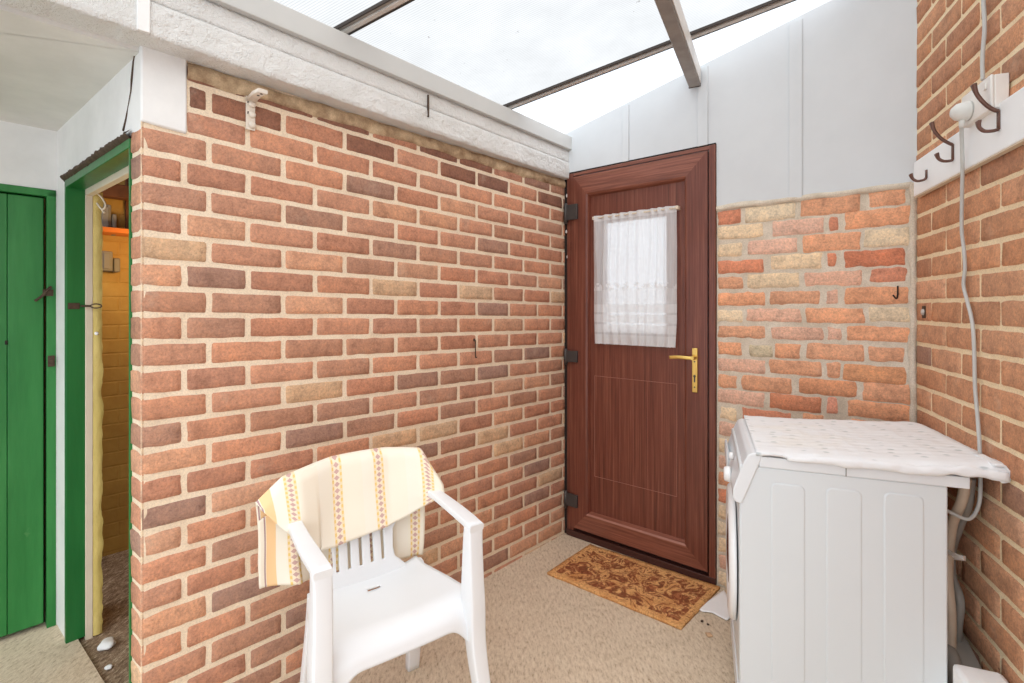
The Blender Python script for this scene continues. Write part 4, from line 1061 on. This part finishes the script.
# rolled hem fold at the near edge and hanging fold at the back corner
def roll(t_):
    s_ = lerp(.14, MD+.118, t_); return MW.P(s_, .012+.003*noise.noise(Vector((s_*12, 1, 1))), top-.008+.009*(s_/MD)**1.4-.006*noise.noise(Vector((s_*10, 5, 1))))
N_ = 50; rp = [roll(i/N_) for i in range(N_+1)]
mb = MB(); mb.sweep(rp, [(.020*min(1, .25+i/8)*(1+.6*noise.noise(Vector((i*.35, 0, 2)))), .010+.016*min(1, i/12)*(1+.6*noise.noise(Vector((i*.3, 4, 2))))) for i in range(N_+1)], (MW.n.x, MW.n.y, 0), .5); mb.build('rolled_hem', M['quilt'], qc)
e_ = MD+.118
def hang(u, v):
    pth = [(MD+.09, .0), (MD+.112, -.002), (MD+.122, -.016), (MD+.120, -.036), (MD+.106, -.042), (MD+.098, -.03), (MD+.098, -.012)]
    k = u*(len(pth)-1); i = min(int(k), len(pth)-2); f_ = k-i; a_ = lerp(pth[i][0], pth[i+1][0], f_); z_ = lerp(pth[i][1], pth[i+1][1], f_)
    return MW.P(a_-.004*v, lerp(.014, -.09, v), top+.028+z_*(1-.7*v)+.002*math.sin(u*9))
mb = MB(); mb.grid(hang, 24, 8); o = mb.build('hanging_fold', M['quilt'], qc); mod_solid(o, .005, 0)
# hoses behind the machine
def hose(name, pts, r, mat, label, cat='hose', group=None):
    mb = MB(); mb.tube(smooth_path(pts, 8), r, 12); o = mb.build(name, mat); return tag(o, label, cat, group)
def bk(px, py, s_): 
    """point on the plane s = s_ behind the machine"""
    o_ = MW.offpx(s_, px); return MW.P(s_, o_, MW.Hh(s_, o_, py))
hose('drain_hose', [bk(966, 478, .585), bk(962, 500, .585), bk(953, 522, .582), bk(949, 548, .58), bk(948, 580, .58), bk(951, 615, .58), bk(950, 660, .58), bk(946, 700, .58)], .0125, M['hose'], 'beige drain hose behind the washing machine, nearer to its back panel')
hose('inlet_hose', [bk(971, 478, .615), bk(968, 505, .615), bk(960, 525, .612), bk(952, 550, .61), bk(952, 575, .61), bk(960, 600, .612), bk(958, 628, .61), bk(952, 690, .61)], .011, M['pipe_grey'], 'greyish inlet hose curving closest to the right wall behind the washing machine')
# white clip holding the hoses
cpz = bk(956, 553, .60)
mb = MB(); mb.hexa([bk(x, y, s_) for s_, x, y in ((.572,944,553),(.572,963,560),(.572,963,557),(.572,944,547))]+[bk(x, y, .60) for x, y in ((944,559),(966,561),(966,556),(944,551))], .001)
tag(mb.build('hose_clip', M['paper']), 'white plastic clip joining the two hoses behind the machine', 'clip')
# grey flexible pipe at foot and floor pipe along the wall
hose('waste_pipe', [bk(947, 648, .572), bk(953, 662, .572), bk(957, 690, .572), bk(957, 730, .572)], .02, M['pipe_grey'], 'thick grey waste pipe bending down behind the washing machine', 'pipe')
mb = MB(); 
pz = [R.P(R.S(957, .05), .05, .0), R.P(R.S(1015, .05), .05, .0)]
def rp_(px, py, off): a, h = R.SH(px, py, off); return R.P(a, off, h)
mb.sweep([rp_(950, 628, .035), rp_(962, 652, .035), rp_(985, 698, .035)], [(.05, .022)]*3, (R.n.x, R.n.y, 0), .2)
tag(mb.build('floor_pipe', M['pipe_grey']), 'grey rectangular duct running low along the right brick wall', 'duct')
w0 = rp_(1005, 700, .10)
mb = MB(); mb.box(R, .60, .80, .008, .115, .0, .345, .012)
tag(mb.build('storage_tub', M['paper']), 'white plastic tub edge beside the right wall behind the machine', 'tub')
# ------------------------------------------------------------------ coat hook board and socket
BO = .022; b0a, b0h = R.SH(913.5, 196.5, BO); _, t0h = R.SH(914.5, 165, BO)
a1_, bh1 = R.SH(1023, 139.5, BO); _, th1 = R.SH(1023, 82, BO); print('board', b0h, t0h, bh1, th1)
hb_ = (b0h+bh1)/2; ht_ = (t0h+th1)/2
rack = thing('coat_rack', 'white coat hook board fixed along the right brick wall', 'coat rack')
mb = MB(); mb.box(R, R.S(913.5, BO), 1.5, .002, BO, hb_, ht_, .003); mb.build('board', M['board'], rack)
mb = MB(); mb.box(R, R.S(913.5, BO)+.004, 1.5, .003, BO-.002, hb_-.004, hb_+.001); mb.build('board_edge', M['board_under'], rack)
def hook(px, y0, y1, up, lo, upper=True):
    a = R.S(px, BO); hA, hB2 = R.Hh(a, BO, y0), R.Hh(a, BO, y1); hk = MB()
    hk.sweep([R.P(a, BO+.002, hA), R.P(a, BO+.002, hB2)], [(.011, .005)]*2, (R.d.x, R.d.y, 0), .4)
    def q(px_, py_, a_=a): o_ = R.offpx(a_, px_); return R.P(a_, o_, R.Hh(a_, o_, py_))
    P0 = R.P(a, BO+.003, hA)
    if upper:
        pts = smooth_path([P0]+[q(*p) for p in up], 5); n = len(pts)
        hk.sweep(pts, [(lerp(.011, .009, i/n)+(.014*max(0, (i-n*.75)/(n*.25))), lerp(.008, .010, i/n)) for i in range(n)], (R.d.x, R.d.y, 0), .45)
    P1 = R.P(a, BO+.003, hB2)
    pts = smooth_path([P1]+[q(*p) for p in lo], 5); n = len(pts)
    hk.sweep(pts, [(.010+(.014*max(0, (i-n*.7)/(n*.3))), .008) for i in range(n)], (R.d.x, R.d.y, 0), .45)
    for hh_ in (lerp(hA, hB2, .15), lerp(hA, hB2, .85)): pass
    hk.build('coat_hook', M['bronze'], rack)
hook(999.5, 111, 129.5, [(993, 109.5), (985, 104), (977, 94.5), (973.5, 84.5)], [(992, 131), (984, 131), (979, 127), (978.5, 121)])
hook(953.5, 144.5, 160, [(948.5, 143), (941, 138.5), (934.5, 131), (931.5, 122.5)], [(949, 161), (943, 161), (938.5, 158.5), (936.5, 153.5)])
hook(927, 170, 178, [(920, 168)], [(923.5, 180), (917, 181), (912.5, 178.5), (910.5, 174)], upper=False)
setbase(rack)
# socket
SO = .04
sk = thing('wall_socket', 'white surface mounted socket box above the coat hook board', 'socket')
s0, h_a = R.SH(967, 84, SO); s1 = R.S(990.5, SO); sm = (s0+s1)/2
s0 = R.S(961.5, SO); htop = R.Hh(s1, SO, 74.5); hbot = htop-.088
mb = MB(); mb.box(R, s0, s1, .001, SO-.008, hbot, htop, .003); mb.build('back_box', M['socket'], sk)
mb = MB(); mb.box(R, s0-.001, s1+.001, SO-.0078, SO, hbot-.001, htop+.001, .003); fp = mb.build('face_plate', M['socket'], sk)
mb = MB(); mb.box(R, s1-.030, s1-.018, SO, SO+.004, htop-.030, htop-.012, .001); mb.build('rocker_switch', M['socket'], fp)
setbase(sk)
pg_s = lerp(s0, s1, .30); pgh = hbot+.034
plug = thing('power_plug', 'grey three pin plug pushed into the white wall socket', 'plug')
mb = MB(); mb.lathe(R.P(pg_s, SO+.001, pgh), (R.n.x, R.n.y, 0), [(0,.026),(.006,.027),(.016,.026),(.03,.022),(.04,.012),(.041,.002)], 20); mb.build('plug_body', M['plug'], plug)
mb = MB(); mb.tube([R.P(pg_s, SO+.016, pgh-.018), R.P(pg_s, SO+.018, pgh-.044)], [.008, .0058], 12); mb.build('cable_grip', M['plug'], plug)
setbase(plug)
def rc(px, py, off): a, h = R.SH(px, py, off); return R.P(a, off, h)
c_ = [R.P(pg_s, SO+.018, pgh-.042)]+[rc(*p) for p in ((961.5,130,.05),(962.5,165,.035),(962,200,.022),(961.8,230,.014),(964,250,.012),(965,268,.010),(963.6,285,.010),(967,300,.010),(971.5,318,.010),(973.5,335,.010),(974.5,360,.010),(975,385,.010),(977,410,.010),(979,435,.012),(980,455,.012),(980.5,475,.014),(980,498,.02))]
c_ += [bk(976, 512, .62), bk(969, 519, .60), bk(960, 517, .58), bk(950, 512, .56), bk(945, 510, .545)]
hose('power_cable', c_, .0048, M['cable'], 'grey power cable hanging from the plug down to the washing machine', 'cable')
hose('supply_cable', [rc(985,-60,.012), rc(984,-25,.012), rc(983.5,0,.012), rc(984.5,18,.012), rc(984.5,32,.012), rc(983,50,.012), rc(982.5,66,.013), rc(983,80,.014)], .005, M['cable'], 'grey supply cable dropping from above into the wall socket', 'cable')
# hook on left wall, bracket, small iron hook on old bricks, rusty fixing
br = thing('shelf_bracket', 'white perforated metal angle bracket under the beam on brick wall', 'bracket')
ba = L.S(250.5, .004); bz0, bz1 = L.Hh(ba, .004, 130), L.Hh(ba, .004, 97)
mb = MB(); mb.box(L, ba-.014, ba+.014, .002, .006, bz0, bz1, .001)
for k_ in range(3): mb.lathe(L.P(ba+.004, .006, lerp(bz0, bz1, (k_+.5)/3.2)), (L.n.x, L.n.y, 0), [(0,.012),(.006,.010),(.008,.004)], 12)
mb.build('upright', M['bracket_white'], br)
of_ = L.offpx(ba, 263); pe_ = L.P(ba, of_, L.Hh(ba, of_, 91)); ps_ = L.P(ba, .004, bz1)
dv = pe_-ps_
mb = MB(); dl = Vector((L.d.x, L.d.y, 0))*.014; up_ = Vector((0, 0, .03)); mb.sweep([ps_-Vector((0,0,.012)), ps_.lerp(pe_, .5), pe_], [(.028,.012)]*3, (L.d.x, L.d.y, 0), .2)
mb.build('arm', M['bracket_white'], br)
mb = MB()
for k_ in range(4): 
    p_ = ps_.lerp(pe_, .15+k_*.24) + Vector((0,0,-.0065)); mb.lathe(p_, (0,0,-1), [(0,.004),(.001,.004)], 10)
for k_ in (.5, .83):
    mb = MB(); mb.box(L, ba-.010, ba-.004, .006, .0068, lerp(bz0, bz1, k_)-.004, lerp(bz0, bz1, k_)+.004); mb.build('screw_hole', M['dark'], br)
for k_ in range(4):
    mb = MB(); p_ = ps_.lerp(pe_, .15+k_*.24) + Vector((0,0,-.0065)); mb.lathe(p_, (0,0,-1), [(0,.004),(.001,.004)], 10); mb.build('screw_hole', M['dark'], br)
setbase(br)
ha = L.S(475.5, .01); h0 = L.Hh(ha, .01, 340); h1 = L.Hh(ha, .01, 357.5)
mb = MB(); mb.tube(smooth_path([L.P(ha, -.004, h0), L.P(ha, .006, h0), L.P(ha, .010, h0-.01), L.P(ha, .010, h1+.008), L.P(ha, .014, h1), L.P(ha-.004, .022, h1+.002)]), .0028, 8)
mb.lathe(L.P(ha, .0, h0), (L.n.x, L.n.y, 0), [(0,.006),(.003,.006)], 10); tag(mb.build('wire_hook', M['iron']), 'small rusty wire hook midway along the left brick wall', 'hook')
ha = D.S(896.5); h0 = D.Hh(ha, 0, 287)
mb = MB(); mb.tube(smooth_path([D.P(ha+.004, -.004, h0), D.P(ha+.004, .008, h0), D.P(ha+.004, .010, h0-.03), D.P(ha, .016, h0-.044), D.P(ha-.010, .018, h0-.030)]), .0028, 8)
tag(mb.build('screw_hook', M['dark']), 'small black screw hook in the old brick wall near corner', 'hook')
ra_, rh_ = R.SH(924.5, 312); mb = MB(); mb.box(R, ra_-.014, ra_+.014, .0, .004, rh_-.022, rh_+.022, .003, mi=0); mb.lathe(R.P(ra_, .004, rh_), (R.n.x, R.n.y, 0), [(0,.012),(.004,.010),(.006,.004)], 12, mi=1)
tag(mb.build('wall_fixing', [M['iron'], M['metal_pale']]), 'rusty square fixing on right wall beside the corner mortar', 'fixing')

# outside beyond the door glass
mb = MB(); mb.prism([Vector(p) for p in ((-2, 3.1, -.12), (9, 3.1, -.12), (9, 14, -.12), (-2, 14, -.12))], Vector((0,0,.05))); struct(mb.build('ground', M['ground']), 'pale paving outside the door')

# ------------------------------------------------------------------ light
w = bpy.data.worlds.new('sky'); bpy.context.scene.world = w; w.use_nodes = True
bg = w.node_tree.nodes['Background']; bg.inputs[0].default_value = (.915, .985, 1.075, 1); bg.inputs[1].default_value = 1.0
sun = bpy.data.lights.new('veiled_sun', 'SUN'); sun.energy = 2.7; sun.angle = math.radians(110); sun.color = (.985, 1, 1)
so = bpy.data.objects.new('veiled_sun', sun); so.rotation_euler = Vector((.28, -.42, 1)).to_track_quat('Z', 'Y').to_euler(); COL.objects.link(so)
# bulb inside the store
bp = Y.P(Y.S(112)+.16, .42, hs-.14)
bl = bpy.data.lights.new('store_bulb', 'POINT'); bl.energy = 4.5; bl.color = (1, .60, .22); bl.shadow_soft_size = .05
lo = bpy.data.objects.new('store_bulb', bl); lo.location = bp; COL.objects.link(lo)

cam = bpy.data.cameras.new('camera'); cam.sensor_width = 36; cam.lens = F/1024*36; cam.shift_x = 0; cam.shift_y = -(341.5-CY)/1024
cam.clip_start = .02
co = bpy.data.objects.new('camera', cam); co.location = (0, 0, H); co.rotation_euler = (math.radians(90), 0, 0); COL.objects.link(co)
sc = bpy.context.scene; sc.camera = co
sc.view_settings.view_transform = 'Standard'; sc.view_settings.look = 'None'; sc.view_settings.exposure = 0.42; sc.view_settings.gamma = 1
sc.view_settings.use_curve_mapping = False
